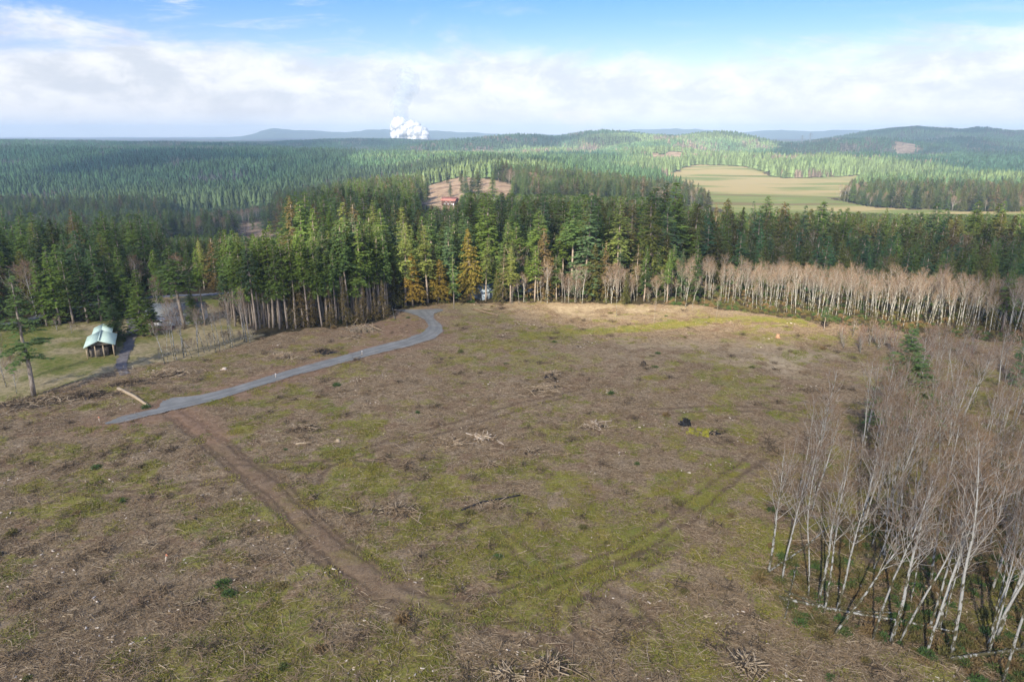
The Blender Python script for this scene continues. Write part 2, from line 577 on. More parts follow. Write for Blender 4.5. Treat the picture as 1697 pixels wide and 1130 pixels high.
M['far'] = mat('far_needles', far_mat)


def bark_alder(t):
    o = t.n('ShaderNodeTexCoord').outputs['Object']
    mp = t.n('ShaderNodeMapping', {'Vector': o, 'Scale': (1.0, 1.0, 0.45)}).outputs[0]
    n = t.noise(mp, 3.2, 6, 0.7)
    n2_ = t.noise(o, 0.35, 2, 0.5)
    zc = t.n('ShaderNodeSeparateXYZ', {0: o}).outputs[2]
    lowm = t.math('SUBTRACT', 1.0, t.ss(zc, 0.0, 9.0))
    c = t.mix(t.ss(n, 0.40, 0.66), (0.36, 0.35, 0.31), (0.58, 0.57, 0.53))
    orr = t.n('ShaderNodeObjectInfo').outputs['Random']
    dk = t.ss(t.math('ADD', t.math('ADD', n, t.math('MULTIPLY', orr, 0.035)), t.math('ADD', t.math('MULTIPLY', n2_, 0.25), t.math('MULTIPLY', lowm, 0.10))), 0.66, 0.74)
    c = t.mix(dk, c, (0.085, 0.075, 0.035))
    out(t, c, 0.85, bump=n, bstr=0.3, bdist=0.03)


def bark_brown(t, a=(0.20, 0.155, 0.115), b=(0.42, 0.36, 0.30)):
    o = t.n('ShaderNodeTexCoord').outputs['Object']
    mp = t.n('ShaderNodeMapping', {'Vector': o, 'Scale': (3, 3, 0.4)}).outputs[0]
    n = t.noise(mp, 2.0, 5, 0.65)
    out(t, t.mix(t.ss(n, 0.35, 0.7), a, b), 0.95, bump=n, bstr=0.5, bdist=0.05)


M['alder'] = mat('alder_bark', bark_alder)
M['bark'] = mat('fir_bark', bark_brown)


def simple(name, c1_, c2_, sc=3.0, rough=0.9, bstr=0.3, metal=0.0, spec=0.2):
    def b(t):
        o = t.n('ShaderNodeTexCoord').outputs['Object']
        n = t.noise(o, sc, 5, 0.6)
        out(t, t.mix(t.ss(n, 0.3, 0.7), c1_, c2_), rough, bump=n, bstr=bstr, bdist=0.03, metal=metal, spec=spec)
    return mat(name, b)


def var_mat(name, c1_, c2_, c3_):
    def b(t):
        r = t.n('ShaderNodeObjectInfo').outputs['Random']
        o = t.n('ShaderNodeTexCoord').outputs['Object']
        n = t.noise(o, 1.6, 3, 0.6)
        c = t.mix(t.ss(r, 0.1, 0.5), c1_, c2_)
        c = t.mix(t.ss(r, 0.55, 0.95), c, c3_)
        c = t.n('ShaderNodeHueSaturation', {'Color': c, 'Value': t.math('ADD', 0.5, n)}).outputs[0]
        out(t, c, 0.95, spec=0.05)
    return mat(name, b)


M['branch'] = simple('alder_branch', (0.34, 0.31, 0.265), (0.47, 0.44, 0.385), 4)
M['twig'] = var_mat('alder_twig', (0.25, 0.168, 0.10), (0.29, 0.195, 0.12), (0.22, 0.152, 0.10))
M['twigred'] = var_mat('reddish_twig', (0.26, 0.13, 0.085), (0.25, 0.15, 0.11), (0.30, 0.17, 0.09))
M['stick1'] = simple('weathered_stick', (0.36, 0.27, 0.17), (0.52, 0.415, 0.28), 3)
M['stick2'] = simple('brown_stick', (0.19, 0.132, 0.075), (0.32, 0.235, 0.145), 3)
M['stick3'] = simple('dark_stick', (0.040, 0.030, 0.020), (0.10, 0.075, 0.050), 3)
M['chip'] = simple('fresh_wood_chip', (0.55, 0.42, 0.30), (0.68, 0.60, 0.50), 3)
M['grass'] = var_mat('moss_and_grass', (0.21, 0.19, 0.042), (0.155, 0.175, 0.038), (0.27, 0.225, 0.065))
M['bush'] = var_mat('evergreen_undergrowth', (0.07, 0.115, 0.035), (0.13, 0.115, 0.042), (0.20, 0.135, 0.065))
M['lime'] = simple('bright_moss', (0.10, 0.09, 0.03), (0.33, 0.30, 0.03), 1.5)
M['char'] = simple('charred_wood', (0.008, 0.008, 0.009), (0.035, 0.035, 0.04), 4, 0.7)
M['white'] = simple('white_paint', (0.62, 0.63, 0.63), (0.78, 0.79, 0.78), 1.5, 0.6)


def g_ground(t):
    P = t.n('ShaderNodeNewGeometry').outputs['Position']
    a = t.n('ShaderNodeAttribute', attribute_name='m1')
    s1 = t.n('ShaderNodeSeparateColor', {0: a.outputs['Color']})
    moss, track, red = s1.outputs
    under = a.outputs['Alpha']
    b = t.n('ShaderNodeAttribute', attribute_name='m2')
    s2 = t.n('ShaderNodeSeparateColor', {0: b.outputs['Color']})
    lawn, dry, floor = s2.outputs
    cut = b.outputs['Alpha']
    nA = t.noise(P, 0.9, 6, 0.7, 0.5)
    nB = t.noise(P, 3.5, 5, 0.7, 0.5)
    nC = t.noise(P, 0.12, 4, 0.6)
    mp = t.n('ShaderNodeMapping', {'Vector': P, 'Rotation': (0, 0, 0.4), 'Scale': (1, 5.5, 1)}).outputs[0]
    st = t.noise(mp, 2.2, 3, 0.6, 1.2)
    mp2 = t.n('ShaderNodeMapping', {'Vector': P, 'Rotation': (0, 0, -0.8), 'Scale': (6, 1, 1)}).outputs[0]
    st2 = t.noise(mp2, 2.0, 3, 0.6, 1.0)
    streak = t.math('MAXIMUM', t.ss(st, 0.60, 0.72), t.ss(st2, 0.60, 0.72))
    deb = t.mix(t.ss(nB, 0.34, 0.66), (0.145, 0.102, 0.056), (0.40, 0.295, 0.175))
    deb = t.mix(t.math('MULTIPLY', streak, 0.6), deb, (0.40, 0.34, 0.27))
    deb = t.mix(t.math('MULTIPLY', t.ss(nA, 0.52, 0.68), 0.7), deb, (0.075, 0.046, 0.032))
    nE = t.noise(P, 0.22, 5, 0.7, 0.6)
    deb = t.mix(t.math('MULTIPLY', t.ss(nE, 0.50, 0.64), 0.55), deb, (0.175, 0.095, 0.060))
    deb = t.mix(t.math('MULTIPLY', t.ss(nE, 0.50, 0.38), 0.35), deb, (0.30, 0.235, 0.165))
    mo = t.mix(t.ss(nB, 0.3, 0.7), (0.135, 0.130, 0.028), (0.32, 0.29, 0.070))
    mo = t.mix(t.math('MULTIPLY', t.ss(nA, 0.45, 0.65), 0.6), mo, (0.27, 0.225, 0.075))
    mo = t.mix(t.math('MULTIPLY', t.ss(nC, 0.52, 0.62), 0.6), mo, (0.15, 0.175, 0.04))
    mf = t.ss(t.math('ADD', moss, t.math('ADD', t.math('MULTIPLY', t.math('SUBTRACT', nA, 0.5), 1.3), t.math('MULTIPLY', t.math('SUBTRACT', nB, 0.5), 0.9))), 0.34, 0.72)
    c = t.mix(mf, deb, mo)
    soil = t.mix(t.ss(nA, 0.35, 0.65), (0.165, 0.105, 0.062), (0.27, 0.185, 0.115))
    soil = t.mix(t.math('MULTIPLY', streak, 0.35), soil, (0.30, 0.24, 0.19))
    c = t.mix(t.math('MULTIPLY', track, t.math('ADD', 0.55, t.math('MULTIPLY', nA, 0.6)), clamp=True), c, soil)
    rd = t.mix(t.ss(nA, 0.35, 0.65), (0.205, 0.122, 0.072), (0.31, 0.20, 0.13))
    rd = t.mix(t.math('MULTIPLY', streak, 0.3), rd, (0.36, 0.28, 0.22))
    ru = t.n('ShaderNodeAttribute', attribute_name='rut').outputs['Fac']
    c = t.mix(t.math('MULTIPLY', ru, 0.75), c, (0.085, 0.060, 0.040))
    c = t.mix(red, c, rd)
    lw = t.mix(t.ss(nA, 0.35, 0.65), (0.12, 0.155, 0.03), (0.24, 0.21, 0.07))
    c = t.mix(lawn, c, lw)
    dg = t.mix(t.ss(nA, 0.35, 0.65), (0.30, 0.225, 0.13), (0.50, 0.395, 0.25))
    c = t.mix(dry, c, dg)
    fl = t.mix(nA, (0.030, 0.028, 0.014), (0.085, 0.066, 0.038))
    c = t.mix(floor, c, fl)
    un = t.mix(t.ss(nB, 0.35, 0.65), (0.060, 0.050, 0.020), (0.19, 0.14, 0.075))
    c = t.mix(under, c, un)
    nD = t.noise(P, 0.045, 6, 0.7, 0.5)
    ct = t.mix(t.ss(t.math('ADD', t.math('MULTIPLY', nD, 0.7), t.math('MULTIPLY', nA, 0.3)), 0.38, 0.62), (0.16, 0.105, 0.070), (0.36, 0.265, 0.18))
    c = t.mix(cut, c, ct)
    # valley meadow, from the terrain's own mask
    m = t.n('ShaderNodeAttribute', attribute_name='meadow').outputs['Fac']
    big = t.n('ShaderNodeMapping', {'Vector': P, 'Scale': (0.0035, 0.012, 0.01)}).outputs[0]
    nm = t.noise(big, 1.0, 6, 0.65, 0.5)
    mc = t.mix(t.ss(nm, 0.44, 0.56), (0.29, 0.235, 0.115), (0.135, 0.165, 0.05))
    mc = t.mix(t.ss(nm, 0.56, 0.66), mc, (0.14, 0.11, 0.05))
    c = t.mix(m, c, mc)
    h = t.math('ADD', t.math('MULTIPLY', nB, 0.5), t.math('ADD', nA, t.math('MULTIPLY', streak, 0.3)))
    out(t, c, 1.0, bump=h, bstr=0.8, bdist=0.22, spec=0.05)


M['ground'] = mat('logged_ground', g_ground)


def g_gravel(t):
    P = t.n('ShaderNodeNewGeometry').outputs['Position']
    n = t.noise(P, 0.35, 5, 0.65)
    n2_ = t.noise(P, 9.0, 3, 0.7)
    c = t.mix(t.ss(n, 0.35, 0.7), (0.180, 0.178, 0.162), (0.262, 0.258, 0.234))
    c = t.mix(t.math('MULTIPLY', t.ss(n2_, 0.45, 0.7), 0.4), c, (0.33, 0.345, 0.335))
    a = t.n('ShaderNodeAttribute', attribute_name='edge').outputs['Fac']
    la = t.n('ShaderNodeAttribute', attribute_name='lane').outputs['Fac']
    c = t.mix(t.math('MULTIPLY', la, t.math('ADD', 0.1, t.math('MULTIPLY', n, 0.5))), c, (0.105, 0.11, 0.105))
    c = t.mix(t.ss(t.math('ADD', a, t.math('MULTIPLY', n, 0.7)), 0.72, 1.15), c, (0.23, 0.165, 0.12))
    out(t, c, 0.95, bump=n2_, bstr=0.4, bdist=0.04)


M['gravel'] = mat('crushed_gravel', g_gravel)
M['drive'] = simple('worn_driveway', (0.13, 0.115, 0.11), (0.23, 0.205, 0.19), 0.8)
M['asphalt'] = simple('old_asphalt', (0.13, 0.14, 0.16), (0.19, 0.20, 0.225), 0.5)

# ------------------------------------------------------------------ ground
rows = []
y_ = -48.0
while y_ < 13800:
    rows.append(y_)
    s_ = 0.0019 if y_ < 215 else min(0.013, 0.0019 + (y_ - 215) * 2.6e-5)
    if y_ < 38:
        s_ = 0.008
    y_ += (y_ + 110) * s_
rows = np.array(rows)
uc = np.concatenate([np.linspace(-1.5, -0.52, 60)[:-1], np.linspace(-0.52, 0.52, 760), np.linspace(0.52, 1.5, 60)[1:]])
GY = np.repeat(rows[:, None], len(uc), 1)
GX = uc[None] * (GY + 110)
gx, gy = GX.ravel(), GY.ravel()
gz = Zt(gx, gy)
near = gy < 330


def ground_masks(x, y):
    """moss, track, red soil, under | lawn, dry, floor, cut"""
    mo = fbm(x, y * 1.0, 16, 5, 11, 0.6)
    mo2 = fbm(x, y * 1.3, 4.0, 4, 12, 0.65)
    moss = sstep(0.42 * mo + 0.58 * mo2, 0.34, 0.64) * 0.82
    gx_, gy_ = flatpt(980, 900)
    bias = 0.42 * np.exp(-((x - gx_) ** 2 / 30 ** 2 + (y - gy_) ** 2 / 16 ** 2))
    q = flatpt(300, 770)
    bias += 0.22 * np.exp(-((x - q[0]) ** 2 / 28 ** 2 + (y - q[1]) ** 2 / 22 ** 2))
    q = flatpt(1300, 760)
    bias += 0.10 * np.exp(-((x - q[0]) ** 2 / 16 ** 2 + (y - q[1]) ** 2 / 25 ** 2))
    bias -= 0.22 * sstep(y, 72, 130)
    for px_, py_, rx_, ry_, a_ in ((1010, 1020, 9, 5, 0.6), (640, 850, 7, 5, 0.35), (760, 735, 14, 6, 0.3), (900, 650, 22, 10, 0.3), (150, 1000, 14, 8, 0.25), (1180, 900, 6, 5, 0.3)):
        q = flatpt(px_, py_)
        bias -= a_ * np.exp(-(((x - q[0]) / rx_) ** 2 + ((y - q[1]) / ry_) ** 2))
    moss = np.clip(moss + bias, 0, 1)
    track = np.zeros(x.shape)
    rut = np.zeros(x.shape)
    wob = (fbm(x, y, 3.0, 2, 21) - 0.5)
    for pts, hw, k in TRACKS:
        d, s = pldist(x, y, pts)
        d = d + wob * 0.9
        fade = sstep(s, 0, 0.06) * (1 - sstep(s, 0.85, 1.0))
        if k == 'wide':
            hw2 = hw * (0.85 + 0.45 * s)
            track = np.maximum(track, (1 - sstep(d, hw2 * 0.75, hw2 * 1.25)) * (1 - sstep(s, 0.80, 1.0)) * (1.0 - 0.2 * s))
            for o_ in (0.9, 1.5):
                rut = np.maximum(rut, np.exp(-((d - o_ * hw2 * 0.6) / 0.28) ** 2) * (1 - sstep(s, 0.75, 1.0)) * 0.9)
        else:
            track = np.maximum(track, (1 - sstep(np.abs(d - hw * 0.85), 0.25, 0.75)) * 0.65 * fade)
            rut = np.maximum(rut, np.exp(-((d - hw * 0.85) / 0.3) ** 2) * fade * 0.8)
    q = [flatpt(290, 672), flatpt(335, 700), flatpt(370, 722)]
    d, s = pldist(x, y, q)
    red = (1 - sstep(d + wob * 2, 2.0, 3.6)) * 0.75
    d, s = pldist(x, y, ROADC)
    rr = sstep(fbm(x, y, 9, 4, 22), 0.36, 0.6)
    left = sstep(s, 0.02, 0.12)
    red = np.maximum(red, (1 - sstep(d + wob * 3, 2.6, 8.0)) * (0.35 + 0.5 * rr))
    q = flatpt(650, 545)
    red = np.maximum(red, np.exp(-((x - q[0]) ** 2 / 13 ** 2 + (y - q[1]) ** 2 / 18 ** 2)) * 0.85)
    for px_, py_, rx_, ry_ in ((985, 810, 2.2, 1.6), (320, 775, 1.8, 0.9), (240, 990, 1.5, 1.0), (160, 695, 4, 2)):
        q = flatpt(px_, py_)
        red = np.maximum(red, np.exp(-(((x - q[0]) / rx_) ** 2 + ((y - q[1]) / ry_) ** 2)) * 0.7)
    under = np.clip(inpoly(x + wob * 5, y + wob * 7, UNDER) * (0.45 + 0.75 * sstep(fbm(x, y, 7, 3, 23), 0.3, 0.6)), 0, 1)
    home = inpoly(x + wob * 3, y + wob * 5, HOME)
    hn = fbm(x, y, 14, 4, 24)
    lawn = home * 1.0
    dry = home * sstep(hn, 0.42, 0.62) * 0.75
    for px_, py_, rx_, ry_, a_ in ((1330, 598, 26, 11, 0.75), (960, 513, 36, 8, 0.95), (1180, 580, 32, 9, 0.6), (1350, 600, 30, 12, 0.6), (830, 522, 20, 9, 0.35), (1450, 620, 20, 10, 0.4)):
        q = flatpt(px_, py_)
        dry = np.maximum(dry, np.exp(-(((x - q[0]) / rx_) ** 2 + ((y - q[1]) / ry_) ** 2)) * a_ * sstep(fbm(x, y, 6, 4, 25), 0.34, 0.58) * 1.2)
    d, s = pldist(x, y, smooth_pl(wpts([(880, 556), (1000, 548), (1110, 541), (1180, 532), (1250, 528), (1320, 530)])))
    moss = np.maximum(moss, (1 - sstep(d + wob * 2, 1.0, 4.5)) * 0.95)
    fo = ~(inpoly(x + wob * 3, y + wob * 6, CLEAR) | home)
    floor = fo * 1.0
    return moss, track, red, under, lawn, dry, floor, rut


def far_cut(x, y):
    return (y > 1500) & (y < 2900) & (x > 0.1 * y) & (fbm(x, y, 210, 4, 41) > 0.69)


idn = np.where(near)[0]
m1 = np.zeros((len(gx), 4), np.float32)
m2 = np.zeros((len(gx), 4), np.float32)
m2[:, 2] = 1
mo_, tr_, rd_, un_, lw_, dr_, fl_, rut_ = ground_masks(gx[idn], gy[idn])
m1[idn] = np.stack([mo_, tr_, rd_, un_], 1)
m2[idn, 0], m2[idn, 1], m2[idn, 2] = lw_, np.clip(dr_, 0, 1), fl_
mead = meadow_w(gx + (fbm(gx, gy, 40, 3, 31) - 0.5) * 50, gy + (fbm(gx, gy, 40, 3, 32) - 0.5) * 60).astype(np.float32)
m2[:, 2] *= 1 - mead
cut_ = (inpoly(gx, gy, CUT1) | inpoly(gx, gy, CUT2)) * 1.0
# bare logged patches on the far slopes
fp = far_cut(gx, gy)
cut_ = np.maximum(cut_, fp * 1.0)
m2[:, 3] = cut_
nz = (fbm(gx[idn], gy[idn], 1.6, 3, 51, 0.6) - 0.5) * 0.28
onr = inpoly(gx[idn], gy[idn], ROAD)
dr0, _s = pldist(gx[idn], gy[idn], ROADC)
calm = sstep(dr0, 2.5, 5.0) * (1 - 0.6 * tr_)
gz[idn] += nz * calm - 0.16 * rut_ * (1 - sstep(gy[idn], 190, 215)) - 0.06 * (1 - sstep(dr0, 2.5, 5.0))
nr, nc = GX.shape
ii = (np.arange(nr - 1)[:, None] * nc + np.arange(nc - 1)[None]).ravel()
FQ = np.stack([ii, ii + 1, ii + nc + 1, ii + nc], 1)
# the sheet goes on behind the camera
V = np.stack([gx, gy, gz], 1)
back = []
bx = np.linspace(-4000, 4000, 17)
by = np.array([-48.5, -400, -1500, -4000])
base = len(V)
BX, BY = np.meshgrid(bx, by)
V = np.vstack([V, np.stack([BX.ravel(), BY.ravel(), np.full(BX.size, -0.3)], 1)])
bi = (np.arange(3)[:, None] * 17 + np.arange(16)[None]).ravel() + base
FB = np.stack([bi + 17, bi + 18, bi + 1, bi], 1)
me = mk_mesh('ground', V, [FQ, FB], [M['ground']], smooth=True)


def cattr(me, name, arr, n):
    a = me.attributes.new(name, 'FLOAT_COLOR', 'POINT')
    full = np.zeros((n, 4), np.float32)
    full[:len(arr)] = arr
    a.data.foreach_set('color', full.ravel())


def fattr(me, name, arr, n=None):
    a = me.attributes.new(name, 'FLOAT', 'POINT')
    full = np.zeros(n or len(arr), np.float32)
    full[:len(arr)] = arr
    a.data.foreach_set('value', full)


cattr(me, 'm1', m1, len(V))
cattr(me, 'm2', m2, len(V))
fattr(me, 'meadow', mead, len(V))
rutf = np.zeros(len(gx), np.float32)
rutf[idn] = np.clip(rut_, 0, 1)
fattr(me, 'rut', rutf, len(V))
ground = ob('ground', me)
tag(ground, kind='structure')


def Zg(x, y):
    return float(Zt(np.array([x]), np.array([y]))[0])


def gp(px, py):
    """ground point seen at a pixel of the photograph, for the nearly level clearing"""
    z = 0.0
    for _ in range(6):
        x, y = flatpt(px, py, z)
        z = Zg(x, y)
    return x, y, z


# gravel road, driveway and paved road: draped sheets
def drape(name, test, x0, x1, y0, y1, st, lift, m, edgef=None):
    xs, ys = np.arange(x0, x1, st), np.arange(y0, y1, st)
    AX, AY = np.meshgrid(xs, ys)
    AX = AX + (fbm(AX, AY, 2.0, 2, 61) - 0.5) * st * 0.3
    ax, ay = AX.ravel(), AY.ravel()
    wx = (fbm(ax, ay, 1.5, 3, 62) - 0.5) * 0.9
    wy = (fbm(ax, ay, 1.5, 3, 63) - 0.5) * 0.9
    keep = test(ax + wx, ay + wy)
    n_ = len(xs)
    i = (np.arange(len(ys) - 1)[:, None] * n_ + np.arange(n_ - 1)[None]).ravel()
    q = np.stack([i, i + 1, i + n_ + 1, i + n_], 1)
    q = q[keep[q].all(1)]
    used, inv = np.unique(q, return_inverse=True)
    az_ = Zt(ax[used], ay[used]) + lift
    me = mk_mesh(name, np.stack([ax[used], ay[used], az_], 1), [inv.reshape(q.shape)], [m], smooth=True)
    if edgef is not None:
        fattr(me, 'edge', edgef(ax[used], ay[used]))
        fattr(me, 'lane', np.exp(-((pldist(ax[used], ay[used], ROADC)[0] - 0.8) / 0.32) ** 2))
    return tag(ob(name, me), kind='structure')


rx = [p[0] for p in ROAD]
ry = [p[1] for p in ROAD]
RB = ROAD + [ROAD[0]]
drape('gravel_road', lambda x, y: inpoly(x, y, ROAD) & (pldist(x, y, RB)[0] > 0.12), min(rx) - 1, max(rx) + 1, min(ry) - 1, max(ry) + 1, 0.3, 0.05, M['gravel'],
      lambda x, y: 1 - sstep(pldist(x, y, RB)[0], 0.0, 1.0))
drape('driveway', lambda x, y: pldist(x, y, DRIVE)[0] < 1.25, -110, -70, 110, 200, 0.35, 0.09, M['drive'])
drape('paved_road', lambda x, y: pldist(x, y, PAVED)[0] < 1.7, -170, -55, 150, 215, 0.5, 0.12, M['asphalt'])

# ------------------------------------------------------------------ distant mountains
MT = [(250, -40), (395, 10), (425, 62), (438, 100), (455, 128), (470, 112), (500, 92), (540, 72), (580, 60), (610, 92), (640, 98), (665, 70), (700, 88), (735, 76), (780, 58),
      (830, 30), (980, 40), (1050, 92), (1120, 108), (1180, 92), (1230, 60), (1290, 96), (1340, 70), (1420, 92), (1520, 60), (1700, 50), (2100, 0)]
mxs = np.linspace(250, 2100, 420)
u_ = (mxs - 848.5) / 1196
dd = np.linspace(7900, 12500, 26)
prof = np.exp(-((dd - 9600) / 1300) ** 2)
MX = u_[:, None] * dd[None]
MY = np.repeat(dd[None], len(mxs), 0)
hh = np.interp(mxs, [a for a, b in MT], [b for a, b in MT]) + (fbm(mxs * 60, mxs * 0, 700, 5, 71) - 0.5) * 26
MZ = hh[:, None] * prof[None] + (fbm(MX, MY, 900, 5, 72) - 0.5) * 60 * prof[None] * 0.6 - 30 * (1 - prof[None])
k = (np.arange(len(mxs) - 1)[:, None] * 26 + np.arange(25)[None]).ravel()
me = mk_mesh('mountains', np.stack([MX.ravel(), MY.ravel(), MZ.ravel()], 1), [np.stack([k, k + 26, k + 27, k + 1], 1)],
             [simple('wooded_mountain', (0.05, 0.075, 0.05), (0.075, 0.10, 0.07), 0.01)], smooth=True)
tag(ob('mountains', me), kind='structure')

# ------------------------------------------------------------------ haze and clouds
hm = mat('haze_air', lambda t: t.n('ShaderNodeOutputMaterial', {1: t.n('ShaderNodeVolumePrincipled', {'Color': (0.58, 0.78, 1.0, 1), 'Density': 1.2e-4, 'Anisotropy': 0.0}).outputs[0]}))
b = MB()
b.box((0, 5750, 45), (20000, 14500, 270))
tag(ob('haze', b.mesh('haze', [hm])), kind='stuff')

# clouds that shade most of the land: unseen slab added out of view, gaps shaped to place the sunlight
CLOUD_Z = 760.0
LIT = [(190, 430, 350, 180, 0.6), (-26, 208, 72, 36, 1.0), (55, 172, 66, 40, 0.8), (130, 790, 340, 470, 1.0), (650, 1950, 900, 950, 1.0), (620, 880, 520, 270, 1.0), (-90, 1700, 300, 420, 0.8), (650, 1250, 500, 380, 1.0)]
DARK = [(830, 2050, 240, 120), (1650, 2600, 700, 900), (380, 2700, 130, 100), (-250, 3500, 1100, 560), (250, 3000, 250, 130), (1350, 3600, 900, 500)]


def shade(x, y):
    s = np.ones(np.shape(x))
    for cx, cy, a, c, k in LIT:
        r = np.hypot((x - cx) / a, (y - cy) / c)
        s = np.minimum(s, 1 - (1 - sstep(r, 0.7, 1.25)) * k)
    for cx, cy, a, c in DARK:
        r = np.hypot((x - cx) / a, (y - cy) / c)
        s = np.maximum(s, 1 - sstep(r, 0.7, 1.25))
    nn = fbm(x, y, 260, 4, 81)
    big = sstep(np.asarray(y, float), 500, 900)
    return s + (nn - 0.5) * (0.25 + 0.85 * big)


off = sun_dir[:2] / sun_dir[2] * CLOUD_Z
cxs = np.concatenate([np.arange(-2600, -160, 45), np.arange(-160, 200, 12), np.arange(200, 3000, 45)])
cys = np.concatenate([np.arange(-900, 60, 45), np.arange(60, 320, 12), np.arange(320, 4300, 45)])
AX, AY = np.meshgrid(cxs, cys)
sv = shade(AX, AY)
thick = np.sqrt(np.clip(sv - 0.42, 0, 1) / 0.6)
bil = fbm(AX, AY, 140, 4, 82, 0.6)
thn = 0.08 + 0.20 * sstep(AY, 350, 1100)
top = CLOUD_Z + 6 + thick * (60 + 190 * bil) * thn
bot = CLOUD_Z - thick * thn * (10 + 40 * fbm(AX, AY, 90, 4, 83, 0.6))
on = sv > 0.42
nx_ = len(cxs)
n_all = AX.size
i = (np.arange(len(cys) - 1)[:, None] * nx_ + np.arange(nx_ - 1)[None]).ravel()
q = np.stack([i, i + 1, i + nx_ + 1, i + nx_], 1)
ok = on.ravel()[q].all(1)
okg = ok.reshape(len(cys) - 1, nx_ - 1)
q = q[ok]
pad = np.zeros((len(cys) + 1, nx_ + 1), bool)
pad[1:-1, 1:-1] = okg
walls = []
rr_, cc_ = np.where(okg)
for dr, dc, e in ((-1, 0, (0, 1)), (1, 0, (2, 3)), (0, -1, (3, 0)), (0, 1, (1, 2))):
    mk = ~pad[rr_ + 1 + dr, cc_ + 1 + dc]
    a_ = rr_[mk] * nx_ + cc_[mk]
    cr = np.stack([a_, a_ + 1, a_ + nx_ + 1, a_ + nx_], 1)
    walls.append(np.stack([cr[:, e[0]], cr[:, e[0]] + n_all, cr[:, e[1]] + n_all, cr[:, e[1]]], 1))
CX, CY = (AX + off[0]).ravel(), (AY + off[1]).ravel()
V = np.vstack([np.stack([CX, CY, top.ravel()], 1), np.stack([CX, CY, bot.ravel()], 1)])
Q = np.vstack([q, q[:, ::-1] + n_all] + walls)
used, inv = np.unique(Q, return_inverse=True)


def cloudm(t):
    d = t.n('ShaderNodeBsdfDiffuse', {'Color': (0.85, 0.87, 0.9, 1)})
    tr = t.n('ShaderNodeBsdfTranslucent', {'Color': (0.93, 0.96, 1.0, 1)})
    tp = t.n('ShaderNodeBsdfTransparent', {'Color': (0.95, 0.97, 1.0, 1)})
    a = t.n('ShaderNodeMixShader', {0: 0.90, 1: d.outputs[0], 2: tr.outputs[0]})
    m = t.n('ShaderNodeMixShader', {0: 0.62, 1: a.outputs[0], 2: tp.outputs[0]})
    t.n('ShaderNodeOutputMaterial', {0: m.outputs[0]})


cm = mat('unseen_cloud', cloudm)
cl_o = ob('unseen_clouds', mk_mesh('unseen_clouds', V[used], [inv.reshape(Q.shape)], [cm], smooth=True))
tag(cl_o, kind='stuff')

# ------------------------------------------------------------------ tree meshes
def leaf_tris(C, D, L, Wd, up):
    """pointed sprays: base at C, pointing along D, length L, width Wd; up tilts the blade"""
    D = D / (np.linalg.norm(D, axis=1, keepdims=True) + 1e-9)
    s = np.cross(D, up)
    s /= np.linalg.norm(s, axis=1, keepdims=True) + 1e-9
    a = C - s * Wd[:, None] / 2 + D * L[:, None] * 0.25
    b_ = C + s * Wd[:, None] / 2 + D * L[:, None] * 0.25
    tip = C + D * L[:, None]
    V = np.stack([C - D * L[:, None] * 0.1, a, tip, b_], 1).reshape(-1, 3)
    i = np.arange(len(C))[:, None] * 4
    return V, i + np.array([[0, 1, 2, 3]])


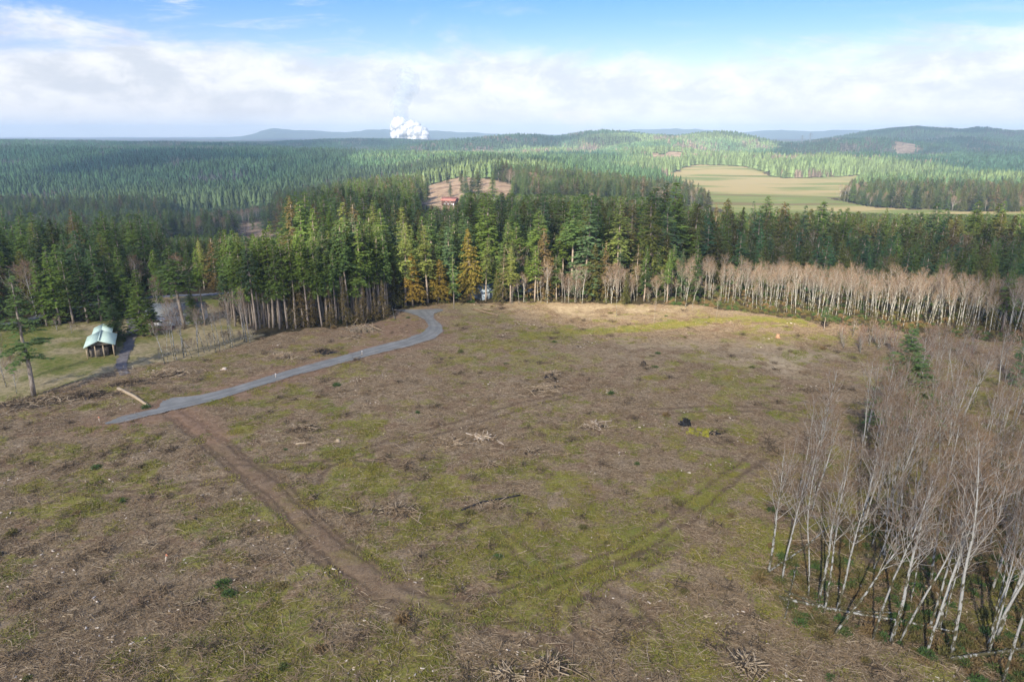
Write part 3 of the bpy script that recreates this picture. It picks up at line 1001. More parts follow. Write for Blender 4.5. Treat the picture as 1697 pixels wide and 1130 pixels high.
def conifer(h, Rm, cb, nb, seed, kind='fir', spray=0.55, gaps=0.0):
    g = np.random.default_rng(seed)
    tr, cr = MB(), MB()
    n = 9
    zs = np.linspace(0, h * 0.97, n)
    wob = np.cumsum(g.normal(0, h * 0.0035, (n, 2)), 0)
    wob -= wob[0]
    P = np.column_stack([wob, zs])
    r0 = h * 0.0115 + 0.04
    rad = r0 * (1 - 0.93 * (zs / h)) + 0.015
    tr.add(*tube(P, rad, 6))
    t = np.sort(g.random(nb)) ** (0.9 if kind == 'cedar' else 0.8)
    if gaps:
        keep = g.random(nb) > gaps * (0.5 + np.sin(t * 23 + seed) * 0.5)
        t = t[keep]
    z = h * (cb + (0.995 - cb) * t)
    if kind == 'cedar':
        sh = np.clip((1 - t) ** 0.72, 0, 1) * (0.72 + 0.28 * sstep(t, 0, 0.22))
    else:
        sh = (1 - t) ** 0.82 * (0.70 + 0.30 * sstep(t, 0, 0.2)) + 0.03
    L = Rm * sh * g.uniform(0.62, 1.16, len(t))
    # uneven sides
    az_ = g.random(len(t)) * 2 * np.pi
    L *= 1 + 0.16 * np.sin(az_ * 2 + g.random() * 6 + t * 5)
    e = np.where(t > 0.7, (t - 0.7) * 1.6, 0) + g.normal(0.02, 0.10, len(t)) - (0.18 if kind == 'cedar' else 0.05) * (1 - t)
    droop = (0.30 if kind == 'cedar' else 0.22) * (1 - t) + 0.02
    tx = np.interp(z, zs, P[:, 0])
    ty = np.interp(z, zs, P[:, 1])
    dx, dy = np.cos(az_), np.sin(az_)
    # branch wood
    B0 = np.column_stack([tx, ty, z])
    B1 = np.column_stack([tx + dx * L * 0.8, ty + dy * L * 0.8, z + L * 0.8 * np.tan(e) - droop * L * 0.64])
    m = L > 0.5
    if m.sum():
        v, q_ = segs(B0[m], B1[m], 0.012 + 0.010 * L[m], 0.008, 3)
        cr.add(v, q_, m=1)
    if kind != 'cedar' and cb > 0.2:      # dead stubs below the crown
        k = int(26 * cb)
        zz_ = g.uniform(h * 0.12, h * cb, k)
        a_ = g.random(k) * 6.283
        l_ = g.uniform(0.3, 1.5, k)
        p0 = np.column_stack([np.interp(zz_, zs, P[:, 0]), np.interp(zz_, zs, P[:, 1]), zz_])
        p1 = p0 + np.column_stack([np.cos(a_) * l_, np.sin(a_) * l_, g.uniform(-0.4, 0.15, k) * l_])
        v, q_ = segs(p0, p1, 0.025, 0.008, 3)
        tr.add(v, q_)
    ns = np.maximum(3, (L / (0.15 if kind == 'cedar' else 0.165)).astype(int))
    bi_ = np.repeat(np.arange(len(t)), ns)
    s = g.random(len(bi_)) ** 0.75
    side = np.where(g.random(len(bi_)) < 0.5, -1, 1)
    Lb = L[bi_]
    r = s * Lb
    C = np.column_stack([tx[bi_] + dx[bi_] * r, ty[bi_] + dy[bi_] * r, z[bi_] + r * np.tan(e[bi_]) - droop[bi_] * r * s])
    C += g.normal(0, 0.06, C.shape)
    fw = g.uniform(0.25, 1.0, len(bi_))
    if kind == 'cedar':
        D = np.column_stack([dx[bi_] * fw - dy[bi_] * side * 0.6, dy[bi_] * fw + dx[bi_] * side * 0.6, g.uniform(-0.95, 0.05, len(bi_))])
    else:
        D = np.column_stack([dx[bi_] * fw - dy[bi_] * side, dy[bi_] * fw + dx[bi_] * side, g.uniform(-0.42, 0.12, len(bi_))])
    ln = spray * g.uniform(0.55, 1.25, len(bi_)) * (0.55 + 0.45 * np.clip(Lb / Rm, 0, 1)) * (1.1 - 0.45 * s)
    wd = ln * g.uniform(0.35, 0.6, len(bi_))
    up = np.column_stack([g.normal(0, 0.45, len(bi_)), g.normal(0, 0.45, len(bi_)), np.ones(len(bi_))])
    v, q_ = leaf_tris(C, D, ln, wd, up)
    cr.add(v, q_)
    return tr, cr


def grow(p, d, L, n, g, curve, up):
    pts = [np.array(p, float)]
    d = np.array(d, float)
    for _ in range(n):
        d = d + g.normal(0, curve, 3) + np.array([0, 0, up])
        d /= np.linalg.norm(d)
        pts.append(pts[-1] + d * L / n)
    return np.array(pts)


def alder(h, seed, cb=0.42, spread=0.30, nb=20, tw=6, red=False, lean=0.03, twr=0.013, low=False, thick=1.0):
    g = np.random.default_rng(seed)
    tr, cr = MB(), MB()
    a0 = g.random() * 6.283
    T = grow((0, 0, 0), (lean * math.cos(a0), lean * math.sin(a0), 1), h, 12, g, 0.030, 0.02)
    r0 = (h * 0.0072 + 0.03) * thick
    fr = np.linspace(0, 1, 13)
    tr.add(*tube(T, r0 * (1 - fr) ** 0.85 + 0.012, 6))
    S0, S1, RR0, RR1 = [], [], [], []
    T0, T1 = [], []
    for i in range(nb):
        t = cb + (0.97 - cb) * ((i + g.random()) / nb)
        p = np.array([np.interp(t, fr, T[:, k]) for k in range(3)])
        az_ = i * 2.4 + g.normal(0, 0.4)
        inc = g.uniform(0.30, 0.75)
        d = (math.cos(az_) * math.sin(inc), math.sin(az_) * math.sin(inc), math.cos(inc))
        L = h * spread * (1.12 - t) * g.uniform(0.7, 1.3) / (1.12 - cb) + 0.5
        B = grow(p, d, L, 5, g, 0.10, 0.10)
        rb = r0 * (1 - t) * 0.36 + 0.009
        for j in range(5):
            S0.append(B[j]); S1.append(B[j + 1])
            RR0.append(rb * (1 - j / 5.5)); RR1.append(rb * (1 - (j + 1) / 5.5))
        ends = []
        for j in range(2 if low else 5):
            f = g.uniform(0.25, 1.0)
            q_ = np.array([np.interp(f * 5, range(6), B[:, k]) for k in range(3)])
            dd_ = (B[5] - B[0]) / L + g.normal(0, 0.55, 3)
            dd_[2] += 0.25
            l2 = L * g.uniform(0.25, 0.5)
            Q_ = grow(q_, dd_ / np.linalg.norm(dd_), l2, 3, g, 0.15, 0.08)
            for k in range(3):
                S0.append(Q_[k]); S1.append(Q_[k + 1])
                RR0.append(rb * 0.36 + 0.004); RR1.append(rb * 0.26 + 0.003)
            ends.append(Q_)
        ends.append(B[2:])
        for Q_ in ends:
            for k in range(tw):
                f = g.random() * (len(Q_) - 1)
                q0 = np.array([np.interp(f, range(len(Q_)), Q_[:, c]) for c in range(3)])
                dd_ = (Q_[-1] - Q_[0]) / (np.linalg.norm(Q_[-1] - Q_[0]) + 1e-6) + g.normal(0, 0.6, 3) + np.array([0, 0, 0.25])
                dd_ /= np.linalg.norm(dd_)
                l3 = g.uniform(0.4, 1.1) * h / 16
                T0.append(q0); T1.append(q0 + dd_ * l3)
                if not low:
                    d3 = dd_ + g.normal(0, 0.5, 3)
                    mid = q0 + dd_ * l3 * 0.5
                    T0.append(mid); T1.append(mid + d3 / np.linalg.norm(d3) * l3 * 0.6)
    v, q_ = segs(S0, S1, RR0, RR1, 4 if not low else 3)
    cr.add(v, q_, m=0)
    v, q_ = segs(T0, T1, twr, twr * 0.5, 3)
    cr.add(v, q_, m=1)
    return tr, cr


# variants: (trunk mesh, crown mesh, height, nominal width)
def con_var(key, h, Rm, cb, nb, seed, kind, spray, leaf, gaps=0.0):
    t, c = conifer(h, Rm, cb, nb, seed, kind, spray, gaps)
    return (t.mesh(key + '_trunk', [M['bark']], True), c.mesh(key + '_crown', [M[leaf], M['bark']]), h)


K = {}
K['full'] = [con_var('fir', 24, 4.3 + 0.5 * (i % 3), 0.05, 300, 100 + i, 'fir', 1.15, 'fir', 0.22) for i in range(4)]
K['high'] = [con_var('fir', 24, 3.5 + 0.4 * (i % 3), 0.52 - 0.04 * i, 230, 120 + i, 'fir', 1.0, 'fir', 0.25) for i in range(5)]
K['lit'] = [con_var('fir', 24, 3.5 + 0.2 * i, 0.36, 250, 140 + i, 'fir', 0.95, 'firlit', 0.28) for i in range(3)]
K['sparse'] = [con_var('fir', 24, 4.0, 0.28, 190, 150 + i, 'fir', 1.05, 'fir', 0.75) for i in range(3)]
K['cedar'] = [con_var('cedar', 18, 3.5 + 0.4 * i, 0.08, 330, 160 + i, 'cedar', 0.85, 'cedar', 0.12) for i in range(3)]
K['gold'] = [con_var('cedar', 20, 3.3 + 0.4 * i, 0.14, 360, 170 + i, 'cedar', 0.85, 'gold', 0.2) for i in range(3)]
K['rust'] = [con_var('cedar', 16, 3.2 + 0.3 * i, 0.05, 250, 180 + i, 'cedar', 0.75, 'rust', 0.4) for i in range(3)]
K['young'] = [con_var('fir', 12, 2.5, 0.02, 170, 190 + i, 'fir', 0.85, 'young', 0.1) for i in range(3)]


def ald_var(h, seed, twm='twig', **kw):
    t, c = alder(h, seed, **kw)
    return (t.mesh('alder_trunk', [M['alder']], True), c.mesh('alder_crown', [M['branch'], M[twm]]), h)


K['alder'] = [ald_var(16, 200 + i, cb=0.36 + 0.05 * (i % 3), spread=0.23, nb=20, tw=4, lean=0.06, twr=0.0075, thick=0.58 + 0.13 * (i % 5)) for i in range(8)]
K['alderfar'] = [ald_var(14, 220 + i, cb=0.52 + 0.05 * (i % 2), spread=0.26, nb=16, tw=3, lean=0.035, thick=0.7 + 0.18 * (i % 4), twr=0.012, low=False) for i in range(6)]
K['maple'] = [ald_var(14, 240 + i, cb=0.20, spread=0.50, nb=26, tw=6, lean=0.02, twr=0.018) for i in range(3)]
K['shrub'] = [ald_var(5, 250 + i, twm='twigred', cb=0.06, spread=0.6, nb=14, tw=6, lean=0.1, twr=0.012) for i in range(4)]
K['shrubgrey'] = [ald_var(5, 260 + i, cb=0.05, spread=0.6, nb=14, tw=6, lean=0.1, twr=0.014) for i in range(2)]

occupied = []


def plant(name, var, x, y, z, h, label, cat, group=None, rz=None, lean=None, wide=1.0, parts=('trunk', 'crown')):
    tm, cm_, h0 = var
    e = bpy.data.objects.new(name, None)
    COL.objects.link(e)
    e.empty_display_size = 0.2
    e.location = (x, y, z - 0.15)
    s = h / h0
    e.scale = (s * wide, s * wide, s)
    rz = rz if rz is not None else random.uniform(0, 6.283)
    lx, ly = lean if lean is not None else (random.gauss(0, 0.02), random.gauss(0, 0.02))
    from mathutils import Matrix, Euler
    e.rotation_euler = (Matrix.Rotation(lx, 3, 'Y') @ Matrix.Rotation(-ly, 3, 'X') @ Matrix.Rotation(rz, 3, 'Z')).to_euler()
    ob(parts[0], tm, e)
    ob(parts[1], cm_, e)
    tag(e, label, cat, group)
    return e


def height_for(px, py, ptop, x, y, z):
    """tree height that reaches photograph row ptop when it stands at x,y,z"""
    b_ = (PH / 2 - ptop) / F
    # (y*sp + dz*cp) = b * (y*cp - dz*sp)
    dz = y * (b_ * cp - sp_) / (cp + b_ * sp_)
    return dz + CAM_H - z


random.seed(11)
# ---- trees one can single out: (kind, base px, base row, top row, width factor, name, label)
HERO = [
 ('sparse', 56, 657, 455, 90, 'fir_tree', 'tall ragged fir with a long bare trunk on the grass at the left edge', 'fir tree'),
 ('full', 192, 562, 503, 52, 'fir_tree', 'small bushy round-based fir standing against the pale green barn', 'fir tree'),
 ('full', 238, 556, 446, 60, 'fir_tree', 'large dark full-branched fir between the driveway and the long house', 'fir tree'),
 ('high', 306, 545, 405, 62, 'fir_tree', 'tall fir with high spreading crown in front of the long house', 'fir tree'),
 ('high', 340, 540, 408, 30, 'fir_tree', 'slender fir just right of the long grey-roofed house', 'fir tree'),
 ('sparse', 28, 520, 445, 40, 'fir_tree', 'thin fir behind the bare trees at the far left edge', 'fir tree'),
 ('lit', 672, 508, 370, 42, 'fir_tree', 'tall sunlit fir with pale bare trunk, left one of the pair by the road end', 'fir tree'),
 ('gold', 684, 507, 418, 44, 'cedar_tree', 'golden cedar hugging the left tall sunlit fir by the road end', 'cedar tree'),
 ('cedar', 655, 510, 430, 40, 'cedar_tree', 'yellow-green cedar at the corner of the tall stand beside the road end', 'cedar tree'),
 ('lit', 709, 503, 373, 42, 'fir_tree', 'tall sunlit fir with pale bare trunk, right one of the pair by the road end', 'fir tree'),
 ('gold', 727, 500, 428, 44, 'cedar_tree', 'bronze cedar leaning on the right tall sunlit fir', 'cedar tree'),
 ('sparse', 752, 511, 420, 22, 'fir_tree', 'thin fir with bare pole trunk at the very end of the gravel road', 'fir tree'),
 ('gold', 781, 499, 378, 44, 'cedar_tree', 'broad pointed golden cedar, the tallest golden tree on the clearing edge', 'cedar tree'),
 ('lit', 805, 499, 392, 30, 'fir_tree', 'loose-branched pale fir in front of the white shed', 'fir tree'),
 ('cedar', 822, 501, 447, 18, 'cedar_tree', 'slim light green cedar right of the white shed', 'cedar tree'),
 ('rust', 833, 503, 410, 26, 'cedar_tree', 'tall rusty brown cedar right of the white shed', 'cedar tree'),
 ('lit', 846, 503, 408, 32, 'fir_tree', 'green fir directly right of the tall rusty brown cedar', 'fir tree'),
 ('high', 886, 500, 405, 30, 'fir_tree', 'fir with bare pale trunk between leafless trees right of the rusty cedar', 'fir tree'),
 ('sparse', 922, 499, 420, 28, 'fir_tree', 'thin olive fir with gaps standing left of the broad green cedar', 'fir tree'),
 ('cedar', 984, 497, 402, 44, 'cedar_tree', 'broad bright green cedar reaching to the ground at the middle of the forest edge', 'cedar tree'),
 ('rust', 1003, 497, 398, 34, 'cedar_tree', 'olive brown cedar behind the broad bright green cedar', 'cedar tree'),
 ('sparse', 1067, 500, 425, 34, 'fir_tree', 'olive fir with separate layered boughs right of the leafless clump', 'fir tree'),
 ('cedar', 1036, 505, 446, 16, 'cedar_tree', 'narrow olive cedar inside the leafless clump', 'cedar tree'),
 ('high', 1105, 503, 412, 22, 'fir_tree', 'grey-green thin fir before the dark forest left of the alder belt', 'fir tree'),
 ('full', 1150, 500, 402, 34, 'fir_tree', 'fresh green fir at the left end of the alder belt', 'fir tree'),
 ('high', 1660, 548, 444, 42, 'fir_tree', 'bright green fir rising out of the right part of the alder belt', 'fir tree'),
 ('rust', 1640, 545, 470, 30, 'cedar_tree', 'brown cedar beside the bright green fir of the alder belt', 'cedar tree'),
 ('full', 1494, 716, 542, 105, 'fir_tree', 'lone narrow dark fir rising out of the leafless stand on the right', 'fir tree'),
 ('young', 1684, 640, 560, 44, 'young_fir', 'bright green young fir at the right edge behind the leafless stand', 'young fir'),
 ('young', 1513, 575, 535, 18, 'young_fir', 'small light green fir behind the lone narrow fir', 'young fir'),
 ('sparse', 1365, 548, 490, 18, 'young_fir', 'thin yellowish young fir in front of the alder belt', 'young fir'),
 ('rust', 1440, 552, 505, 24, 'cedar_tree', 'small orange-brown cedar at the foot of the alder belt', 'cedar tree'),
]
RN = {'full': 4.5 / 24, 'high': 3.6 / 24, 'lit': 3.6 / 24, 'sparse': 4.0 / 24, 'cedar': 3.8 / 18, 'gold': 3.6 / 20, 'rust': 3.4 / 16, 'young': 2.6 / 12}
for kd, px, py, pt, wd, nm, lb, ct in HERO:
    x, y, z = gp(px, py)
    h = height_for(px, py, pt, x, y, z)
    plant(nm, random.choice(K[kd]), x, y, z, h, lb, ct, wide=wd * math.hypot(y, CAM_H) / F / (2 * RN[kd] * h) * 1.08)
    occupied.append((x, y))

for px, py, pt, wd, kd in [(256, 549, 488, 34, 'full'), (322, 538, 480, 30, 'full'), (36, 545, 452, 46, 'full'), (78, 541, 425, 44, 'full'), (100, 538, 405, 50, 'full'), (122, 537, 428, 44, 'sparse'), (146, 535, 412, 50, 'full'), (168, 533, 398, 46, 'full'),
                           (190, 528, 422, 42, 'full'), (209, 524, 408, 44, 'full'), (222, 515, 430, 40, 'cedar'), (270, 512, 412, 44, 'full'), (286, 508, 425, 36, 'high'), (-15, 548, 450, 50, 'full')]:
    x, y, z = gp(px, py)
    h = height_for(px, py, pt, x, y, z)
    w_ = 'left' if px < 90 else 'middle' if px < 165 else 'right'
    if px in (256, 322):
        plant('fir_tree', random.choice(K[kd]), x, y, z, h, 'low dense fir against the %s end of the long house' % ('left' if px < 300 else 'right'), 'fir tree', wide=wd * math.hypot(y, CAM_H) / F / (2 * RN[kd] * h) * 1.15)
        continue
    plant('fir_tree' if kd != 'cedar' else 'cedar_tree', random.choice(K[kd]), x, y, z, h, 'large green %s at the back %s of the pasture behind the barn' % ('fir' if kd != 'cedar' else 'cedar', w_),
          'fir tree' if kd != 'cedar' else 'cedar tree', 'firs at the back of the pasture, ' + w_, wide=wd * math.hypot(y, CAM_H) / F / (2 * RN[kd] * h) * 1.15)
    occupied.append((x, y))

# ---- the front rows of the tall stand left of the road end
n_fir = 40
for row_, (dy_, cnt, top0) in enumerate([(0, 25, 392), (-5, 24, 385), (-10, 24, 380)]):
    for i in range(cnt):
        px = 372 + (648 - 372) * (i + random.uniform(0.1, 0.9)) / cnt
        py = np.interp(px, [372, 430, 470, 560, 650], [540, 548, 545, 541, 520]) + dy_ - random.uniform(0, 4)
        x, y, z = gp(px, py)
        pt = top0 + random.uniform(-18, 34) + (10 if px < 450 else 0) - (14 if px > 560 else 0)
        h = height_for(px, py, pt, x, y, z)
        zn = ('left end by the alder row', 'above the leftmost brown cedars', 'middle above the brown cedars', 'right of the middle cedars', 'corner nearest the road end')[min(4, int((px - 372) / 55.3))]
        rw = ('front', 'second', 'back')[row_]
        lb = 'tall bare-trunked fir, %s row of the tall stand, %s' % (rw, zn)
        plant('fir_tree', random.choice(K['high']), x, y, z, h, lb, 'fir tree', 'firs in the %s row of the tall stand, %s' % (rw, zn), wide=random.uniform(0.8, 1.15))
        occupied.append((x, y))
        n_fir += 1
for px, py, pt in [(488, 541, 452), (503, 541, 447), (518, 540, 462), (548, 540, 470), (575, 537, 455), (604, 533, 470), (622, 529, 478), (636, 527, 462), (592, 538, 488)]:
    x, y, z = gp(px, py + 1)
    plant('cedar_tree', random.choice(K['rust']), x, y, z, height_for(px, py, pt, x, y, z),
          'reddish brown low cedar under the tall firs left of the road end', 'cedar tree', 'brown cedars under the tall stand')
    occupied.append((x, y))
for i in range(16):        # gaps between single trees along the middle edge
    px = 830 + i * 20 + random.uniform(-6, 6)
    x, y, z = gp(px, 494 - random.uniform(0, 4))
    kd = random.choice(['full', 'high', 'cedar', 'sparse', 'rust'])
    pt = random.uniform(398, 425)
    nm = 'cedar_tree' if kd in ('cedar', 'rust') else 'fir_tree'
    cl_ = {'full': 'dark green fir', 'high': 'dark green fir', 'sparse': 'dark green fir', 'cedar': 'olive green cedar', 'rust': 'brownish cedar'}[kd]
    plant(nm, random.choice(K[kd]), x, y, z, height_for(px, 492, pt, x, y, z), cl_ + ' filling the middle forest edge behind the leafless clumps',
          'cedar tree' if nm == 'cedar_tree' else 'fir tree', cl_ + 's of the middle forest edge')
    occupied.append((x, y))
    n_fir += 1

# ---- forest: candidates on a jittered grid
def scatter_pts(d0, d1, sp_m, umax=0.86, seed=0):
    g = np.random.default_rng(seed)
    xs = np.arange(-umax * d1, umax * d1, sp_m)
    ys = np.arange(d0, d1, sp_m)
    A, B_ = np.meshgrid(xs, ys)
    A = A + g.uniform(-0.48, 0.48, A.shape) * sp_m
    B_ = B_ + g.uniform(-0.48, 0.48, B_.shape) * sp_m
    A, B_ = A.ravel(), B_.ravel()
    k = (np.abs(A) < umax * B_ + 25) & (B_ >= d0) & (B_ < d1)
    A, B_ = A[k], B_[k]
    k = ~forest_open(A, B_)
    return A[k], B_[k]


def cull(x, y, ztop, seen=None, eye=CAM_H + 14, marg=0.0035):
    """drop trees well hidden behind nearer tree tops (seen from somewhat above the camera)"""
    u = x / y
    b_ = np.clip(((u + 0.9) / 1.8 * 720).astype(int), 0, 719)
    o = np.argsort(y)
    t = (ztop - eye) / y
    mx_ = np.full(720, -9.0) if seen is None else seen
    keep = np.zeros(len(x), bool)
    # slabs in depth: test, then raise the horizon
    n_ = len(o)
    step = max(1, n_ // 400)
    for s in range(0, n_, step):
        k = o[s:s + step]
        keep[k] = t[k] > mx_[b_[k]] - marg
        q_ = t[k] - 5.0 / y[k]
        np.maximum.at(mx_, b_[k], q_ - 0.001)
    return keep, mx_


# near and middle forest
fx, fy = scatter_pts(162, 960, 6.3, seed=5)
dens = fbm(fx, fy, 60, 3, 91)
u = fx / fy
px_f = 848.5 + 1196 * u
g = np.random.default_rng(9)
yng = inpoly(fx, fy, YOUNG)
k = (g.random(len(fx)) < 0.72 + 0.4 * sstep(dens, 0.3, 0.55)) | yng
# keep clear of the alder belt on the right and of trees already planted
belt_y = np.interp(px_f, [1130, 1300, 1500, 1700, 2000], [216, 206, 194, 186, 182])
k &= ~((px_f > 1120) & (fy < belt_y))
k &= ~((px_f > 330) & (fy < 188)) & (pldist(fx, fy, PAVED)[0] > 5)
occ = np.array(occupied)
for ox, oy in occ:
    k &= np.hypot(fx - ox, fy - oy) > 2.2
fx, fy, yng, px_f = fx[k], fy[k], yng[k], px_f[k]
# the buildings in the wood need a gap in front
BUILD = [(742, 356, -24.0, 690.0), (800, 344, -22.0, 720.0)]
for bx_, by_, bz_, bd_ in BUILD:
    bxw = (bx_ - 848.5) / 1196 * bd_
    k = ~((np.abs(fx - bxw * fy / bd_) < 9) & (fy < bd_ + 12) & (fy > bd_ - 75))
    fx, fy, yng, px_f = fx[k], fy[k], yng[k], px_f[k]
k = ~((np.abs(fx - (-7.6)) < 5) & (fy < 206))
fx, fy, yng, px_f = fx[k], fy[k], yng[k], px_f[k]
fz = Zt(fx, fy)
hh = (19 + 11 * fbm(fx, fy, 90, 3, 92)) * g.uniform(0.62, 1.2, len(fx))
right = sstep(px_f, 1100, 1250) * (1 - sstep(fy, 230, 330))
hh *= 1 - 0.42 * right
hh *= 1 - 0.22 * sstep(px_f, 450, 250) * (1 - sstep(fy, 300, 600)) 
hh[yng] = g.uniform(8, 11, yng.sum())
# trees stay lower where the photograph looks over them to the meadow
lim = np.interp(px_f, [1080, 1200, 1450, 1900], [330, 352, 352, 358])
ang = np.tan(PITCH - np.arctan((PH / 2 - lim) / F))
capw = (px_f > 1080) & (fy > 380) & (fy < 800) & ~((px_f > 1440) & (fy > 745))
hh = np.where(capw, np.minimum(hh, CAM_H - fy * ang - fz), hh)
lim2 = np.interp(px_f, [-100, 240, 300, 440, 470, 520, 680, 695, 750, 765, 860, 1080], [300, 300, 330, 338, 310, 285, 292, 352, 352, 322, 325, 330])
ang2 = np.tan(PITCH - np.arctan((PH / 2 - lim2) / F))
lim2 = np.where((fy < 640) & (px_f > 246) & (px_f < 458), 396, lim2)
lim2 = np.where((fy > 500) & (px_f > 690) & (px_f < 860), 342, lim2)
ang2 = np.tan(PITCH - np.arctan((PH / 2 - lim2) / F))
hh = np.where((fy < 700) & (px_f < 1080), np.minimum(hh, CAM_H - fy * ang2 - fz + 2.0 * g.random(len(fx))), hh)
k = (hh > 5)
fx, fy, fz, hh, yng, px_f, right = fx[k], fy[k], fz[k], hh[k], yng[k], px_f[k], right[k]
sp1 = fbm(fx, fy, 70, 3, 93)
sp2 = fbm(fx, fy, 38, 3, 94)
r_ = g.random(len(fx))
cedar_p = np.where(px_f > 900, 0.30, 0.10) + 0.25 * sstep(sp1, 0.5, 0.65)
bare_p = 0.03 + (fy > 330) * 0.65 * sstep(sp2, 0.62, 0.70) + 0.45 * ((px_f > 1250) & (px_f < 1480) & (fy > 480) & (fy < 660)) + 0.2 * (fy > 700) * (px_f > 1300)
spec = np.where(r_ < bare_p, 3, np.where(r_ < bare_p + cedar_p, 1, np.where(r_ < bare_p + cedar_p + 0.05, 2, 0)))
spec[yng] = 4
nc2 = yng & (pldist(fx, fy, CUT2 + [CUT2[0]])[0] < 22)
spec[nc2] = 3
spec[(right > 0.5) & (spec == 0) & (g.random(len(fx)) < 0.55)] = 4
hh[spec == 1] *= 0.9
hh[(spec == 3) & ~yng] *= 0.62
hh[nc2] = 15
keepv, seen = cull(fx, fy, fz + hh)
infr = np.abs(px_f - 848.5) < 900
o = np.argsort(fy)
o = o[keepv[o] & infr[o]]
take = set()
cnt_f = cnt_b = 0
IND = {}
zone_lab = [(0, 240, 'the wooded slope behind the barn'), (240, 460, 'the wooded slope behind the long house'), (460, 660, 'the back of the tall stand'),
            (660, 860, 'the wood behind the golden cedar'), (860, 1130, 'the wood behind the leafless clumps'), (1130, 1420, 'the wood behind the left alder belt'),
            (1420, 1700, 'the wood behind the right alder belt')]
for i in o:
    if cnt_f + n_fir >= 296:
        break
    sname = {0: ('fir_tree', 'fir tree', 'dark green fir'), 1: ('cedar_tree', 'cedar tree', 'olive green cedar'), 2: ('cedar_tree', 'cedar tree', 'rusty brown cedar'),
             3: ('bare_tree', 'bare tree', 'leafless grey-brown tree'), 4: ('young_fir', 'young fir', 'young green fir')}[int(spec[i])]
    kd = {0: random.choice(['full', 'full', 'full', 'high', 'lit']), 1: 'cedar', 2: 'rust', 3: 'maple', 4: 'young'}[int(spec[i])]
    zl = next((l for a, b_, l in zone_lab if a <= px_f[i] < b_), None)
    if zl is None:
        continue
    zi = [a for a, b_, l in zone_lab if a <= px_f[i] < b_][0]
    ze = [b_ for a, b_, l in zone_lab if a <= px_f[i] < b_][0]
    zp = ('left side of ', 'middle of ', 'right side of ')[int((px_f[i] - zi) / (ze - zi) * 2.999)]
    sz = 'tall ' if hh[i] > np.median(hh[:400]) * 1.05 else 'lower '
    dd_w = 'front' if fy[i] < 225 else 'deeper'
    plant(sname[0], random.choice(K[kd]), fx[i], fy[i], fz[i], hh[i], sz + sname[2] + ', ' + dd_w + ' rows, ' + zp + zl, sname[1], sz + sname[2] + 's, ' + dd_w + ' rows, ' + zp + zl, wide=random.uniform(1.1, 1.45))
    take.add(int(i))
    cnt_f += 1
print('individual forest trees', cnt_f, 'forest candidates', len(fx), 'kept', keepv.sum())


# ---- masses: instances of full trees for the middle distance
def scatter(name, coll_objs, P, rot, scl, idx, kind='stuff'):
    c = bpy.data.collections.new(name + '_sources')
    for i, o_ in enumerate(coll_objs):
        o_.name = 'src%02d_%s' % (i, name)
        c.objects.link(o_)
    me = bpy.data.meshes.new(name)
    me.vertices.add(len(P))
    me.vertices.foreach_set('co', np.asarray(P, np.float32).ravel())
    for nm, ty, arr in (('rot', 'FLOAT_VECTOR', rot), ('scl', 'FLOAT_VECTOR', scl), ('idx', 'INT', idx)):
        a = me.attributes.new(nm, ty, 'POINT')
        if ty == 'INT':
            a.data.foreach_set('value', np.asarray(arr, np.int32))
        else:
            a.data.foreach_set('vector', np.asarray(arr, np.float32).ravel())
    o_ = ob(name, me)
    ng = bpy.data.node_groups.new(name + '_nodes', 'GeometryNodeTree')
    ng.interface.new_socket(name='Geometry', in_out='INPUT', socket_type='NodeSocketGeometry')
    ng.interface.new_socket(name='Geometry', in_out='OUTPUT', socket_type='NodeSocketGeometry')
    N = ng.nodes
    gi, go = N.new('NodeGroupInput'), N.new('NodeGroupOutput')
    ci = N.new('GeometryNodeCollectionInfo')
    ci.inputs['Collection'].default_value = c
    ci.inputs['Separate Children'].default_value = True
    ci.inputs['Reset Children'].default_value = True
    ip = N.new('GeometryNodeInstanceOnPoints')
    ip.inputs['Pick Instance'].default_value = True

    def at(nm, ty):
        n_ = N.new('GeometryNodeInputNamedAttribute')
        n_.data_type = ty
        n_.inputs['Name'].default_value = nm
        return n_.outputs['Attribute']
    e2r = N.new('FunctionNodeEulerToRotation')
    Lk = ng.links.new
    Lk(at('rot', 'FLOAT_VECTOR'), e2r.inputs[0])
    Lk(gi.outputs[0], ip.inputs['Points'])
    Lk(ci.outputs[0], ip.inputs['Instance'])
    Lk(at('idx', 'INT'), ip.inputs['Instance Index'])
    Lk(e2r.outputs[0], ip.inputs['Rotation'])
    Lk(at('scl', 'FLOAT_VECTOR'), ip.inputs['Scale'])
    Lk(ip.outputs[0], go.inputs[0])
    md = o_.modifiers.new('scatter', 'NODES')
    md.node_group = ng
    tag(o_, kind=kind)
    return o_


def both(name, t, c):
    """trunk and crown of a tree joined, for use inside a mass"""
    Vs, Qs, mats, mi, n0 = [], [], [], [], 0
    loops, starts, tots = [], [], []
    for me_ in (t, c):
        nv = len(me_.vertices)
        v = np.empty(nv * 3, np.float32)
        me_.vertices.foreach_get('co', v)
        Vs.append(v.reshape(-1, 3))
        npoly = len(me_.polygons)
        tt = np.empty(npoly, np.int32)
        me_.polygons.foreach_get('loop_total', tt)
        lv = np.empty(len(me_.loops), np.int32)
        me_.loops.foreach_get('vertex_index', lv)
        ma = np.empty(npoly, np.int32)
        me_.polygons.foreach_get('material_index', ma)
        ls = np.concatenate([[0], np.cumsum(tt)[:-1]])
        for kk in (3, 4):
            s_ = tt == kk
            if s_.any():
                Qs.append(lv[ls[s_][:, None] + np.arange(kk)[None]] + n0)
                mi.append(ma[s_] + len(mats))
        n0 += nv
        mats += list(me_.materials)
    return mk_mesh(name, np.vstack(Vs), Qs, mats, np.concatenate(mi))


